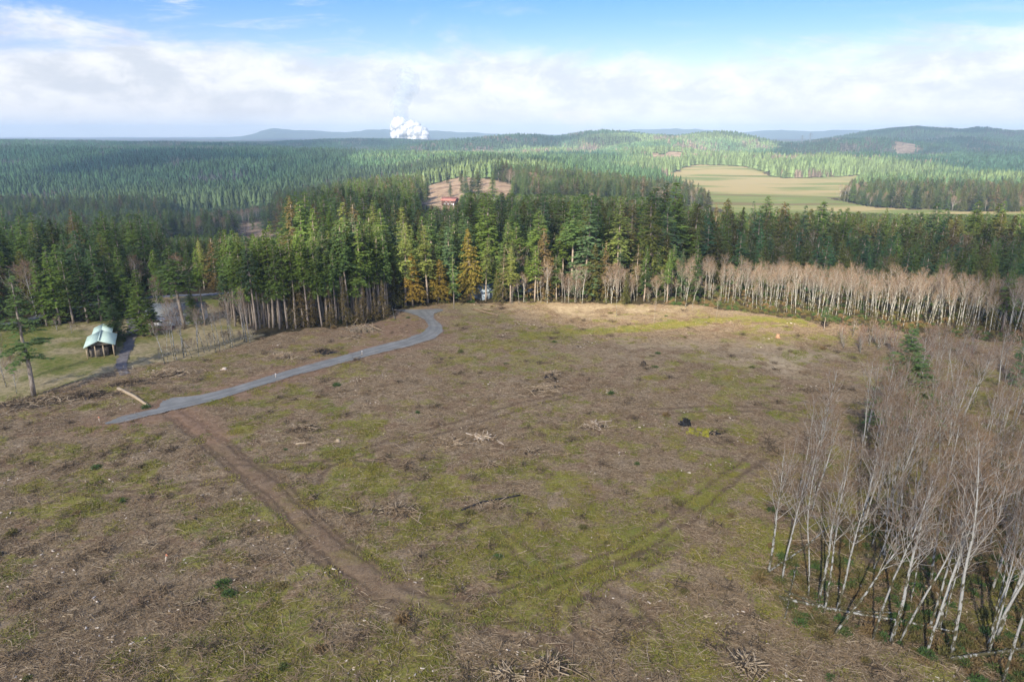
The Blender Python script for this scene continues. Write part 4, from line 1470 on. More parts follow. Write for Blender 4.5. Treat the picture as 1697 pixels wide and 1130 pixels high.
lib = []
for kd in ('full', 'cedar', 'rust', 'alderfar', 'young', 'maple'):
    lib.append((kd, [bpy.data.objects.new('x', both(kd, v[0], v[1])) for v in K[kd][:3]], K[kd][0][2]))
names = {0: [0], 1: [1], 2: [2], 3: [3, 5], 4: [4]}
srcs = [o_ for _, l, _ in lib for o_ in l]
rest = np.array([i for i in range(len(fx)) if keepv[i] and i not in take])
kind_i = np.array([random.choice(names[int(s)]) for s in spec[rest]])
idx = np.array([sum(len(lib[j][1]) for j in range(kk)) + random.randrange(len(lib[kk][1])) for kk in kind_i])
h0 = np.array([lib[kk][2] for kk in kind_i])
sc = hh[rest] / h0
wd = sc * g.uniform(0.9, 1.7, len(rest))
P = np.column_stack([fx[rest], fy[rest], fz[rest] - 0.2])
rot = np.column_stack([g.normal(0, 0.02, len(rest)), g.normal(0, 0.02, len(rest)), g.random(len(rest)) * 6.283])
scatter('forest', srcs, P, rot, np.column_stack([wd, wd, sc]), idx)
print('forest instances', len(rest))


# far forest: thousands of small jagged crowns in one mesh
def far_forest(name, x, y, h, tiers, spokes, tint, wf=0.21):
    g = np.random.default_rng(len(x))
    n_ = len(x)
    z = Zt(x, y) - 0.3
    th = (np.arange(spokes) / spokes * 2 * np.pi)[None] + g.random((n_, 1)) * 6.28
    Vp, Fp, per = [], [], tiers * (spokes + 1)
    for k_ in range(tiers):
        f0 = 0.08 + 0.30 * k_ if tiers == 3 else 0.08 + 0.42 * k_
        f1 = 1.0 if k_ == tiers - 1 else f0 + 0.52
        rad = h[:, None] * wf * (1 - 0.30 * k_) * np.where(np.arange(spokes) % 2 == 0, 1.0, 0.5)[None] * g.uniform(0.75, 1.2, (n_, spokes))
        rx_ = x[:, None] + np.cos(th) * rad
        ry_ = y[:, None] + np.sin(th) * rad
        rz_ = z[:, None] + h[:, None] * (f0 + g.uniform(-0.05, 0.05, (n_, spokes)))
        ap = np.stack([x, y, z + h * f1], 1)[:, None]
        Vp.append(np.concatenate([ap, np.stack([rx_, ry_, rz_], 2)], 1))
        k2 = np.arange(spokes)
        Fp.append(np.stack([np.zeros(spokes, int), 1 + k2, 1 + (k2 + 1) % spokes], 1) + k_ * (spokes + 1))
    V = np.concatenate(Vp, 1).reshape(-1, 3)
    Fq = (np.arange(n_)[:, None, None] * per + np.concatenate(Fp)[None]).reshape(-1, 3)
    me = mk_mesh(name, V, [Fq], [M['far']])
    cattr(me, 'tint', np.repeat(np.column_stack([tint, np.ones(n_)]), per, 0).astype(np.float32), len(V))
    return tag(ob(name, me), kind='stuff')


def tints(x, y, g):
    base = np.array([0.085, 0.150, 0.066])
    alt = np.array([0.150, 0.205, 0.085])
    brn = np.array([0.20, 0.155, 0.115])
    old = np.array([0.042, 0.092, 0.060])
    a = sstep(fbm(x, y, 300, 3, 95), 0.42, 0.60)[:, None]
    c = base * (1 - a) + alt * a
    d = sstep(fbm(x, y, 420, 3, 96), 0.52, 0.60)[:, None]
    c = c * (1 - d) + old * d
    br = (fbm(x, y, 90, 4, 97) + g.normal(0, 0.05, len(x)) > 0.66)[:, None]
    c = np.where(br, brn, c)
    v = (g.uniform(0.55, 1.45, len(x)) * (0.7 + 0.6 * fbm(x, y, 60, 3, 100)))[:, None]
    # cloud shade and blue haze painted into the tint of the left ridge, the back ridge and the far right hills
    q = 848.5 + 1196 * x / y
    ridge_shade = np.maximum(sstep(q, 760, 420) * sstep(y, 900, 1300), np.maximum(sstep(y, 2500, 3000) * sstep(q, 1000, 880), sstep(y, 2100, 2600) * sstep(q, 1330, 1480)))[:, None]
    ridge_shade = ridge_shade * (0.75 + 0.5 * fbm(x, y, 150, 3, 101)[:, None])
    c = c * (1 - np.clip(ridge_shade, 0, 1) * (1 - np.array([0.50, 0.72, 0.82])))
    return np.clip(c * v, 0, 1), br[:, 0]


ex, ey = scatter_pts(960, 1900, 7.2, seed=15)
g2 = np.random.default_rng(21)
k = ~far_cut(ex, ey)
k &= g2.random(len(ex)) < 0.93
ex, ey = ex[k], ey[k]
eh = (15 + 9 * fbm(ex, ey, 200, 3, 98)) * g2.uniform(0.55, 1.25, len(ex))
kv, seen = cull(ex, ey, Zt(ex, ey) + eh, seen)
ex, ey, eh = ex[kv], ey[kv], eh[kv]
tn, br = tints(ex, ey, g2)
tn *= (0.74 + 0.08 * sstep(ey, 960, 1700))[:, None]
eh = np.where(inpoly(ex, ey, YOUNG), 9.0, eh)
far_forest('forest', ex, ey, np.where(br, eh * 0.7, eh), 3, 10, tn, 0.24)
n_a = len(ex)
ex, ey = scatter_pts(1900, 4600, 8.6, umax=0.84, seed=16)
k = ~far_cut(ex, ey)
ex, ey = ex[k], ey[k]
eh = (9 + 9 * fbm(ex, ey, 260, 3, 99)) * g2.uniform(0.55, 1.35, len(ex))
kv, seen = cull(ex, ey, Zt(ex, ey) + eh, seen, marg=0.002)
ex, ey, eh = ex[kv], ey[kv], eh[kv]
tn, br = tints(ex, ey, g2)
tn *= 0.88
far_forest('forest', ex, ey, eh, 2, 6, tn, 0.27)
print('far', n_a, len(ex))
# ------------------------------------------------------------------ alders
random.seed(23)
# right foreground stand: bases one can see (px, py, lean to the right in radians, height m)
FRONT = [
 (1272, 952, 0.02, 14.5, 'white-barked alder, the leftmost of the leafless stand'),
 (1296, 962, 0.06, 16, 'straight white alder second from the left in the leafless stand'),
 (1340, 988, 0.03, 16, 'slim white alder above the left end of the long fallen trunk'),
 (1357, 996, 0.05, 16, 'mossy white alder touching the long fallen trunk near its left end'),
 (1366, 1016, 0.04, 18, 'stout white alder standing behind the left half of the long fallen trunk'),
 (1380, 1052, 0.55, 19, 'strongly leaning alder crossing in front of the others to the right'),
 (1386, 1012, 0.10, 17, 'mossy alder just right of the stout one on the fallen trunk'),
 (1446, 1058, 0.10, 18, 'white alder with dark moss at the lower middle of the stand'),
 (1476, 1066, 0.12, 19, 'bright white alder just left of the lowest group of the stand'),
 (1490, 1064, 0.16, 18, 'bright white alder leaning right over the lowest group of the stand'),
 (1556, 1042, 0.05, 17, 'mossy alder at the right end of the long fallen trunk'),
 (1576, 1088, 0.03, 21, 'tall forked white alder standing by itself at the lower right'),
 (1634, 1074, 0.12, 18, 'dark mossy alder between the forked alder and the right edge'),
 (1652, 1056, 0.16, 19, 'leaning white alder near the right edge, behind the mossy one'),
 (1662, 1128, 0.05, 21, 'thick white alder rising from the bottom right corner'),
 (1692, 1075, 0.14, 19, 'thick white alder cut by the right edge low down'),
 (1288, 840, 0.02, 11, 'small alder with spreading top, alone at the left edge of the stand'),
 (1320, 832, 0.04, 14, 'twin white alder at the upper left of the stand'),
 (1327, 838, 0.06, 15, 'slightly leaning alder right beside the twin white alder'),
 (1346, 846, 0.10, 14, 'mossy thin alder right of the pair at the upper left of the stand'),
 (1445, 905, 0.14, 17, 'dark mossy alder in the middle of the stand'),
 (1418, 905, 0.20, 15, 'leaning white alder in the middle of the stand'),
]
GA = 'alders of the leafless stand on the right'
n_al = 0
for px, py, ln, h, lb in FRONT:
    x, y, z = gp(px, py)
    plant('alder_tree', random.choice(K['alder']), x, y, z, h, lb, 'alder tree', None, lean=(ln, random.gauss(0.0, 0.03)))
    n_al += 1
pts = []
tries = 0
while len(pts) < 74 and tries < 6000:
    tries += 1
    px, py = random.uniform(1330, 1900), random.uniform(640, 1090)
    x, y, z = gp(px, py)
    if not inpoly(np.array([x]), np.array([y]), ALDSTAND)[0]:
        continue
    if px < 1400 + (760 - py) * 0.7 and py < 760:
        continue
    if any((x - a) ** 2 + (y - b_) ** 2 < 2.6 ** 2 for a, b_ in pts):
        continue
    if py > 905 and px < 1440:
        continue
    pts.append((x, y))
    zone = ('lowest rows' if py > 985 else 'low front rows' if py > 880 else 'middle depth' if py > 760 else 'far back') 
    side = 'left part' if px < 1500 else 'middle part' if px < 1600 else 'right part' if px < 1697 else 'far right part'
    h = random.uniform(12, 17.5) if py > 760 else random.uniform(10.5, 14.5)
    plant('alder_tree', random.choice(K['alder']), x, y, z, h,
          'leafless white alder in the %s, %s of the foreground stand' % (side, zone), 'alder tree',
          'alders in the %s, %s of the foreground stand' % (side, zone), lean=(random.gauss(0.05, 0.07), random.gauss(0, 0.05)))
    n_al += 1
# alder belt along the far right edge of the clearing
for i in range(142):
    px = 1128 + (1740 - 1128) * (i + random.random()) / 142
    e = np.interp(px, [1128, 1300, 1480, 1600, 1697, 1760], [506, 521, 542, 552, 560, 563])
    py = e - random.random() ** 1.0 * 27 + random.choice([0, 0, 3])
    x, y, z = gp(px, py)
    top = np.interp(px, [1128, 1180, 1300, 1480, 1600, 1740], [458, 450, 450, 456, 466, 476]) + random.uniform(-12, 28)
    h = height_for(px, py, top, x, y, z)
    zone = ('first seventh from the left', 'second seventh from the left', 'third seventh from the left', 'middle seventh', 'third seventh from the right', 'second seventh from the right', 'last seventh at the right')[min(6, int((px - 1128) / 87.5))]
    plant('alder_tree', random.choice(K['alderfar']), x, y, z, h, 'pale leafless alder in the %s of the long belt' % zone, 'alder tree',
          'alders in the %s of the long belt' % zone, wide=1.0, lean=(random.gauss(0.02, 0.07), random.gauss(0, 0.04)))
    n_al += 1
# row below the house, leaning left
for i in range(20):
    px = 268 + 152 * (i + random.random()) / 20
    py = np.interp(px, [268, 330, 420], [604, 588, 566]) + random.uniform(-5, 3)
    x, y, z = gp(px, py)
    h = random.uniform(7, 12.5)
    plant('alder_tree', random.choice(K['alderfar']), x, y, z, h, 'thin leafless alder in the row between the long house and the gravel road', 'alder tree',
          'alders in the row below the long house', wide=1.1, lean=(random.gauss(-0.08, 0.07), random.gauss(0, 0.03)))
    n_al += 1
# clumps on the middle edge
for cx, cw, n_, t0, lbl in [(862, 18, 6, 455, 'pale leafless tree in the clump right of the rusty cedar'), (900, 10, 5, 440, 'grey leafless tree in the clump by the thin olive fir'),
                            (950, 22, 8, 448, 'pale leafless tree in the clump left of the broad green cedar'), (1030, 26, 12, 445, 'leafless tree in the reddish-grey clump right of the broad green cedar'),
                            (1092, 28, 9, 455, 'leafless tree between the layered olive fir and the alder belt')]:
    for i in range(n_):
        px = cx + random.uniform(-cw, cw)
        py = 502 + random.uniform(-3, 2)
        x, y, z = gp(px, py)
        plant('alder_tree', random.choice(K['alderfar'] + K['maple'][:1]), x, y, z, height_for(px, py, t0 + random.uniform(-6, 22), x, y, z), lbl, 'alder tree', lbl.replace('tree', 'trees', 1), wide=1.2)
        n_al += 1
print('alders', n_al)
# the rest of the alders, behind the ones above
gq = np.random.default_rng(61)
AX_, AY_, AH_, AI_ = [], [], [], []
for i in range(210):
    px = gq.uniform(1120, 1800)
    e = np.interp(px, [1120, 1300, 1480, 1600, 1697, 1800], [505, 521, 542, 552, 560, 566])
    x, y, z = gp(px, e - 8 - 20 * gq.random())
    AX_.append(x); AY_.append(y); AH_.append(gq.uniform(8.0, 11.0) / 14); AI_.append(gq.integers(0, 6))
k = 0
while k < 52:
    px, py = gq.uniform(1420, 1950), gq.uniform(640, 900)
    x, y, z = gp(px, py)
    if inpoly(np.array([x]), np.array([y]), ALDSTAND)[0]:
        AX_.append(x); AY_.append(y); AH_.append(gq.uniform(10, 15.5) / 14); AI_.append(gq.integers(0, 6)); k += 1
AX_, AY_, AH_ = np.array(AX_), np.array(AY_), np.array(AH_)
srcs2 = [bpy.data.objects.new('x', both('alder', v[0], v[1])) for v in K['alderfar']]
scatter('alder_thicket', srcs2, np.column_stack([AX_, AY_, Zt(AX_, AY_) - 0.15]), np.column_stack([gq.normal(0, 0.05, len(AX_)), gq.normal(0.02, 0.06, len(AX_)), gq.random(len(AX_)) * 6.283]),
        np.column_stack([AH_, AH_, AH_]), np.array(AI_))
# single poles standing on the clearing
for px, py, pt, kd, lb in [(1022, 524, 462, 'alderfar', 'lone white leafless pole-like tree in front of the leafless clump'),
                           (1084, 543, 499, 'alderfar', 'thin sapling with orange-brown top alone on the clearing'),
                           (1186, 536, 494, 'alderfar', 'thin grey sapling in front of the left end of the alder belt')]:
    x, y, z = gp(px, py)
    plant('sapling', random.choice(K[kd]), x, y, z, height_for(px, py, pt, x, y, z), lb, 'sapling', wide=0.55)
# broad leafless trees and homestead shrubs
for px, py, pt, wd, lb in [(62, 528, 440, 1.3, 'wide grey leafless tree behind the pasture at the left'),
                           (232, 500, 428, 1.1, 'brownish leafless tree in the wood edge above the driveway'),
                           (10, 640, 558, 0.9, 'grey leafless tree at the left edge beside the ragged fir'),
                           (28, 652, 590, 0.9, 'small crooked leafless tree left of the ragged fir trunk'),
                           (262, 520, 462, 0.8, 'pale leafless tree over the roof of the long house')]:
    x, y, z = gp(px, py)
    plant('bare_tree', random.choice(K['maple']), x, y, z, height_for(px, py, pt, x, y, z), lb, 'bare tree', wide=wd)
for i, (px, py, pt, lb) in enumerate([(118, 552, 535, 'small leafless fruit tree in the middle of the pasture'), (78, 540, 516, 'low purplish bare bush at the back of the pasture'),
                        (160, 532, 512, 'low bare bush between the pasture and the firs'), (95, 548, 528, 'grey bare bush left of the small fruit tree')]):
    x, y, z = gp(px, py)
    plant('bare_shrub', random.choice(K['shrubgrey']), x, y, z, height_for(px, py, pt, x, y, z), lb, 'shrub', wide=1.5, parts=('stem', 'twigs'))
for i in range(46):
    px = random.uniform(1370, 1720)
    py = np.interp(px, [1370, 1500, 1720], [556, 572, 590]) + random.uniform(-6, 55) * (0.4 + (px - 1370) / 500)
    x, y, z = gp(px, py)
    zl = 'left' if px < 1540 else 'right'
    plant('bare_shrub', random.choice(K['shrub'] + K['shrubgrey'][:1]), x, y, z, random.uniform(2.5, 6.0), 'reddish bare shrub before the %s half of the alder belt' % ('middle' if zl == 'left' else 'right'), 'shrub',
          'reddish shrubs before the alder belt, ' + zl, wide=1.1, parts=('stem', 'twigs'))
for i in range(18):
    px = 262 + 170 * i / 18 + random.uniform(-5, 5)
    py = np.interp(px, [262, 330, 432], [598, 584, 560]) - 4
    x, y, z = gp(px, py)
    plant('bare_shrub', random.choice(K['shrubgrey']), x, y, z, random.uniform(1.5, 3.2), 'grey-brown bare shrub at the feet of the thin alder row', 'shrub', 'shrubs along the alder row', wide=1.3, parts=('stem', 'twigs'))

# fallen trunks
def log(name, p, r0, r1, m, label, cat='log', bend=0.05, group=None, lift=None):
    P_ = []
    for i in range(len(p) - 1):
        for t in np.linspace(0, 1, 7)[:-1]:
            P_.append(np.array(p[i]) * (1 - t) + np.array(p[i + 1]) * t)
    P_.append(np.array(p[-1]))
    P_ = np.array(P_, float)
    g_ = np.random.default_rng(int(abs(P_[0][0] * 100)) + 1)
    P_[1:-1] += np.cumsum(g_.normal(0, bend * 0.3, (len(P_) - 2, 3)), 0) * np.array([1, 1, 0.2])
    b_ = MB()
    o0 = P_[0].copy()
    b_.add(*tube(P_ - o0, np.linspace(r0, r1, len(P_)), 8))
    # broken twigs
    k_ = 8
    ii_ = g_.integers(2, len(P_) - 1, k_)
    d_ = g_.normal(0, 1, (k_, 3))
    d_[:, 2] = abs(d_[:, 2])
    d_ /= np.linalg.norm(d_, axis=1, keepdims=True)
    v, q_ = segs(P_[ii_] - o0, P_[ii_] - o0 + d_ * g_.uniform(0.3, 1.2, (k_, 1)), 0.03, 0.01, 4)
    b_.add(v, q_)
    o_ = ob(name, b_.mesh(name, [m], True), loc=tuple(o0))
    return tag(o_, label, cat, group)


def lp(px, py, dz):
    x, y, z = gp(px, py)
    return (x, y, z + dz)


log('fallen_tree', [lp(1290, 996, 0.5), lp(1370, 1016, 0.55), lp(1480, 1034, 0.5), lp(1584, 1052, 0.35)], 0.15, 0.08, M['alder'], 'long white fallen alder trunk lying across the feet of the leafless stand', 'fallen tree')
log('fallen_tree', [lp(1300, 985, 0.45), lp(1380, 1019, 0.6), lp(1475, 1022, 0.5)], 0.11, 0.06, M['alder'], 'shorter white fallen trunk crossing the long one at its left end', 'fallen tree')
log('fallen_tree', [lp(1262, 956, 0.1), lp(1330, 924, 1.2), lp(1382, 895, 2.6)], 0.10, 0.05, M['alder'], 'thin pale trunk leaning from the ground at the left corner of the stand', 'fallen tree')
log('fallen_tree', [lp(1576, 1096, 0.3), lp(1640, 1087, 0.4), lp(1720, 1075, 0.4)], 0.17, 0.12, M['alder'], 'white fallen trunk at the foot of the forked alder', 'fallen tree')
log('fallen_tree', [lp(1300, 1026, 0.1), lp(1310, 990, 0.7), lp(1318, 962, 1.8)], 0.06, 0.04, M['alder'], 'short white broken pole standing askew left of the long fallen trunk', 'broken pole')
log('fallen_log', [lp(196, 645, 0.15), lp(222, 658, 0.2), lp(246, 674, 0.15)], 0.32, 0.22, M['stick1'], 'long pale fallen log pointing at the start of the gravel road', 'log')
log('fallen_log', [lp(785, 514, 0.3), lp(812, 521, 0.3), lp(826, 524, 0.2)], 0.28, 0.2, M['stick2'], 'dark reddish log lying right of the upper end of the gravel road', 'log')
log('fallen_log', [lp(800, 514, 0.3), lp(818, 516, 0.3)], 0.24, 0.2, M['stick2'], 'shorter log behind the dark reddish log near the road end', 'log')
log('fallen_log', [lp(490, 737, 0.15), lp(516, 735, 0.2)], 0.16, 0.12, M['stick1'], 'pale short log on mossy ground left of the white stump', 'log')
log('fallen_pole', [lp(654, 530, 0.1), lp(645, 505, 3.5), lp(640, 492, 6)], 0.10, 0.05, M['alder'], 'pale dead pole leaning against the corner of the tall stand', 'dead pole')
log('fallen_log', [lp(765, 846, 0.1), lp(800, 833, 0.2), lp(862, 822, 0.2)], 0.14, 0.1, M['char'], 'dark rotten log behind the bare branches in the middle of the clearing', 'log')

# ------------------------------------------------------------------ slash piles, stumps, stakes
def pile(px, py, rx_, ry_, hh_, n_, mats, label, lmin=0.6, lmax=2.6, r_=0.05, name='slash_pile', cat='slash pile', seed=1, tall=0.0):
    g_ = np.random.default_rng(seed)
    x, y, z = gp(px, py)
    a = g_.random(n_) * 6.283
    lob = 0.75 + 0.35 * np.sin(a * 2 + seed) + 0.2 * np.sin(a * 5 + seed * 3)
    rr = np.minimum(np.abs(g_.normal(0, 0.45, n_)), 1.15)
    cx_, cy_ = np.cos(a) * rr * rx_ * lob, np.sin(a) * rr * ry_ * lob
    rr = np.minimum(rr, 1.0)
    czz = (1 - rr ** 1.5) * hh_ * g_.random(n_) + 0.05
    d_ = np.column_stack([g_.normal(0, 1, n_), g_.normal(0, 1, n_), g_.normal(0, 0.22 + tall, n_)])
    d_ /= np.linalg.norm(d_, axis=1, keepdims=True)
    L = g_.uniform(lmin, lmax, n_)[:, None]
    C_ = np.column_stack([cx_, cy_, czz])
    p0, p1 = C_ - d_ * L / 2, C_ + d_ * L / 2
    p0[:, 2] = np.maximum(p0[:, 2], 0.0)
    p1[:, 2] = np.maximum(p1[:, 2], 0.0)
    rad = r_ * 0.9 * g_.uniform(0.35, 1.4, n_)
    if name == 'slash_pile' and py < 1000:
        mats = mats + ['stick2']
    b_ = MB()
    mi = g_.integers(0, len(mats), n_)
    for m_ in range(len(mats)):
        s_ = mi == m_
        if s_.any():
            v, q_ = segs(p0[s_], p1[s_], rad[s_], rad[s_] * 0.7, 5)
            b_.add(v, q_, m=m_)
    # low heap of litter under the sticks
    k_ = 24
    th = np.arange(k_) / k_ * 6.283
    V_ = [(0, 0, hh_ * 0.55)]
    for f in (0.35, 0.7, 1.0):
        for t in th:
            q = 0.8 + 0.35 * g_.random()
            q *= 0.62 * (0.8 + 0.3 * math.sin(t * 2 + seed) + 0.22 * math.sin(t * 5 + seed * 3))
            V_.append((math.cos(t) * rx_ * f * q, math.sin(t) * ry_ * f * q, hh_ * 0.55 * (1 - f ** 1.6) * g_.uniform(0.6, 1.2) - (0.15 if f == 1.0 else 0)))
    T_ = [(0, 1 + i, 1 + (i + 1) % k_) for i in range(k_)]
    Q_ = [(1 + j * k_ + i, 1 + (j + 1) * k_ + i, 1 + (j + 1) * k_ + (i + 1) % k_, 1 + j * k_ + (i + 1) % k_) for j in range(2) for i in range(k_)]
    b_.add(V_, Q_, T_, m=len(mats))
    o_ = ob(name, b_.mesh(name, [M[k] for k in mats] + [M['stick3'] if 'char' not in mats else M['char']]), loc=(x, y, z))
    return tag(o_, label, cat)


ST = ['stick1', 'stick2', 'stick3']
pile(655, 848, 4.2, 2.6, 0.6, 260, ST + ['stick2'], 'wide heap of brown brash with pale broken wood left of the clearing centre', seed=2)
pile(745, 735, 5.5, 2.8, 0.6, 260, ['stick1', 'stick2', 'stick2'], 'long grey heap of branches in the middle of the clearing', seed=3, r_=0.06)
pile(800, 728, 3.2, 1.8, 0.7, 120, ['stick1', 'chip', 'stick2'], 'pale jumble of split wood at the right end of the long grey heap', seed=4, r_=0.06)
pile(918, 624, 4.5, 3.0, 0.9, 200, ['char', 'stick2', 'stick1'], 'blackened heap of branches far up the clearing, centre', seed=5)
pile(900, 645, 7.0, 5.0, 0.5, 320, ['stick1', 'stick2', 'stick1'], 'broad pale spread of branches below the blackened heap', seed=6)
pile(985, 708, 4.0, 2.2, 0.7, 170, ['stick1', 'chip', 'stick2'], 'reddish-grey heap of split wood right of the clearing centre', seed=7)
pile(508, 712, 3.0, 2.0, 0.9, 120, ['stick2', 'stick3', 'stick1'], 'brown heap of brash on the mossy slope below the gravel road', seed=8)
pile(535, 584, 5.0, 2.5, 1.0, 130, ['char', 'stick3', 'stick2'], 'dark charred heap just above the gravel road', seed=9)
pile(470, 592, 6.5, 3.0, 0.6, 220, ['stick1', 'stick2', 'stick1'], 'grey scattered heap left of the dark charred heap', seed=10)
pile(585, 560, 4.5, 2.0, 0.5, 140, ['stick3', 'stick2', 'stick1'], 'low dark streak of brash between the road bend and the tall stand', seed=11)
pile(275, 622, 7.0, 3.5, 1.0, 330, ['stick1', 'stick1', 'stick2'], 'silvery heap of tangled branches left of the thin alder row', seed=12, r_=0.07)
pile(215, 635, 6.5, 4.0, 0.9, 220, ['stick2', 'stick3', 'stick2'], 'dark brown heap of brash where the driveway ends', seed=13, r_=0.05)
pile(905, 1112, 3.4, 1.8, 0.9, 190, ['stick1', 'stick3', 'stick2'], 'tangled dark heap of roots and branches at the bottom centre', seed=14, r_=0.05, tall=0.3)
pile(838, 1122, 2.2, 1.3, 0.7, 100, ['stick1', 'stick1', 'stick3'], 'pale forked branches at the bottom edge left of the tangled heap', seed=15, r_=0.045)
pile(1238, 1108, 2.2, 2.2, 0.8, 130, ['stick1', 'stick3', 'stick1'], 'pointed heap of grey sticks at the bottom edge before the leafless stand', seed=16, r_=0.05, tall=0.2)
pile(1290, 845, 2.6, 1.8, 0.8, 130, ['stick2', 'stick1', 'stick2'], 'brush heap around the small spreading alder', seed=17, r_=0.03)
pile(1350, 900, 4.5, 2.6, 0.8, 220, ['stick1', 'stick2', 'stick2'], 'grey brush heap between the left alders of the stand', seed=18, r_=0.03, lmax=4)
pile(820, 840, 4.0, 1.8, 0.5, 110, ['stick1', 'stick3', 'stick2'], 'loose bare branches in the middle of the mossy ground', seed=19, r_=0.04)
pile(810, 772, 2.4, 1.5, 0.6, 80, ['stick2', 'stick1'], 'small knot of bent sticks above the loose bare branches', seed=20)
pile(875, 750, 2.2, 1.4, 0.6, 70, ['stick2', 'stick3', 'stick1'], 'small brown brush knot right of the long grey heap', seed=21)
pile(675, 775, 1.6, 1.0, 0.6, 60, ['stick3', 'stick2'], 'small round dark brush clump beside the curved wheel tracks', seed=22)
pile(600, 548, 8, 1.6, 0.6, 200, ['stick1', 'stick1', 'alder'], 'pale fallen poles along the foot of the tall stand', seed=23, lmax=6, r_=0.06)
pile(60, 668, 15.0, 4.5, 0.7, 520, ['stick1', 'stick2', 'stick3'], 'long dark windrow of branches along the left grass', seed=24, r_=0.06)
pile(150, 655, 10.0, 3.2, 0.7, 300, ['stick2', 'stick3', 'stick3'], 'dark brown windrow between the left grass and the pale log', seed=25, r_=0.06)
pile(330, 1000, 1.6, 1.0, 0.4, 34, ['stick1', 'stick3'], 'small scatter of white sticks low on the left of the clearing', seed=26, r_=0.03)
pile(245, 905, 1.5, 1.3, 0.6, 24, ['stick1', 'stick1'], 'bleached dead branch arched over the ground at the left', seed=27, r_=0.03, tall=0.3)


def stump(px, py, r_, h, m, label, jag=0.4, seed=0, cat='stump'):
    g_ = np.random.default_rng(seed)
    x, y, z = gp(px, py)
    k_ = 12
    th = np.arange(k_) / k_ * 6.283
    V_, prof_ = [], [(1.7, -0.2), (1.25, 0.12 * h), (1.0, 0.45 * h), (0.95, 0.8 * h), (0.75, h)]
    for j, (f, zz_) in enumerate(prof_):
        for t in th:
            q = f * r_ * g_.uniform(0.85, 1.15)
            V_.append((math.cos(t) * q, math.sin(t) * q, zz_ + (g_.uniform(-jag, jag) * h * 0.5 if j == 4 else 0)))
    Q_ = [(j * k_ + i, j * k_ + (i + 1) % k_, (j + 1) * k_ + (i + 1) % k_, (j + 1) * k_ + i) for j in range(4) for i in range(k_)]
    V_.append((0, 0, h * 0.6))
    T_ = [(4 * k_ + i, 4 * k_ + (i + 1) % k_, len(V_) - 1) for i in range(k_)]
    b_ = MB().add(V_, Q_, T_)
    # roots
    a = g_.random(6) * 6.283
    p0 = np.column_stack([np.cos(a) * r_, np.sin(a) * r_, np.full(6, 0.15 * h)])
    v, q_ = segs(p0, p0 * np.array([[2.3, 2.3, 0]]), r_ * 0.25, r_ * 0.08, 5)
    b_.add(v, q_)
    o_ = ob('stump', b_.mesh('stump', [m]), loc=(x, y, z))
    return tag(o_, label, cat)


pile(1136, 705, 1.0, 0.7, 1.0, 34, ['char'], 'large charred black root with jagged spikes beside bright yellow moss', lmin=0.5, lmax=1.5, r_=0.20, name='charred_root', cat='charred root', seed=51, tall=1.1)
pile(1184, 720, 0.9, 0.6, 0.5, 24, ['char', 'char', 'stick1'], 'low charred root right of the bright yellow moss', lmin=0.5, lmax=1.4, r_=0.14, name='charred_root', cat='charred root', seed=52, tall=0.4)
M['cutwood'] = simple('fresh_orange_wood', (0.36, 0.19, 0.10), (0.48, 0.30, 0.18), 3)
stump(1289, 560, 0.4, 1.0, M['cutwood'], 'freshly cut orange-tan stump before the alder belt', 0.2, 3)
stump(560, 731, 0.28, 0.4, M['stick1'], 'pale bleached stump on the slope below the gravel road', 0.4, 4)
stump(1066, 605, 0.5, 0.7, M['stick3'], 'dark stump far up the clearing right of centre', 0.3, 5)
stump(372, 612, 0.35, 0.4, M['chip'], 'pale cut stump between the grass strip and the grey heap', 0.2, 6)
g_ = np.random.default_rng(5)
x, y, z = gp(1160, 716)
b_ = MB()
for i in range(60):       # moss hummocks
    a, r_ = g_.random() * 6.283, math.sqrt(g_.random())
    cx_, cy_ = math.cos(a) * r_ * 2.2, math.sin(a) * r_ * 1.6
    k_ = 8
    V_ = [(cx_, cy_, g_.uniform(0.15, 0.45))] + [(cx_ + math.cos(t) * g_.uniform(0.25, 0.5), cy_ + math.sin(t) * g_.uniform(0.25, 0.5), -0.05) for t in np.arange(k_) / k_ * 6.283]
    b_.add(V_, T=[(0, 1 + j, 1 + (j + 1) % k_) for j in range(k_)])
tag(ob('moss_mound', b_.mesh('moss_mound', [M['lime']]), loc=(x, y, z)), 'bright yellow-green moss mound between the two black roots', 'moss mound')


def stake(px, py, h, col, label, lean=0.0):
    x, y, z = gp(px, py)
    e = ob('survey_stake', None, loc=(x, y, z), rot=(0, lean, 0))
    e = tag(e, label, 'stake')
    b_ = MB()
    b_.box((0, 0, h * 0.4), (0.09, 0.05, h * 0.8))
    ob('post', b_.mesh('post', [M['chip']]), e)
    b_ = MB()
    b_.box((0, 0, h * 0.9), (0.12, 0.08, h * 0.24))
    b_.box((0.10, 0, h * 0.86), (0.14, 0.03, h * 0.1), 0.3)
    ob('marker_tip', b_.mesh('marker_tip', [col]), e)


M['orange'] = simple('orange_marker', (0.60, 0.22, 0.12), (0.75, 0.30, 0.17), 2)
stake(165, 700, 1.0, M['orange'], 'orange-tipped stake at the lower end of the gravel road')
stake(274, 932, 1.1, M['orange'], 'orange-tipped stake leaning on the open ground at the left', 0.25)
stake(600, 588, 0.9, M['white'], 'white stake on the lower edge of the gravel road')
stake(457, 626, 0.9, M['white'], 'white-tipped stake beside the straight part of the gravel road')

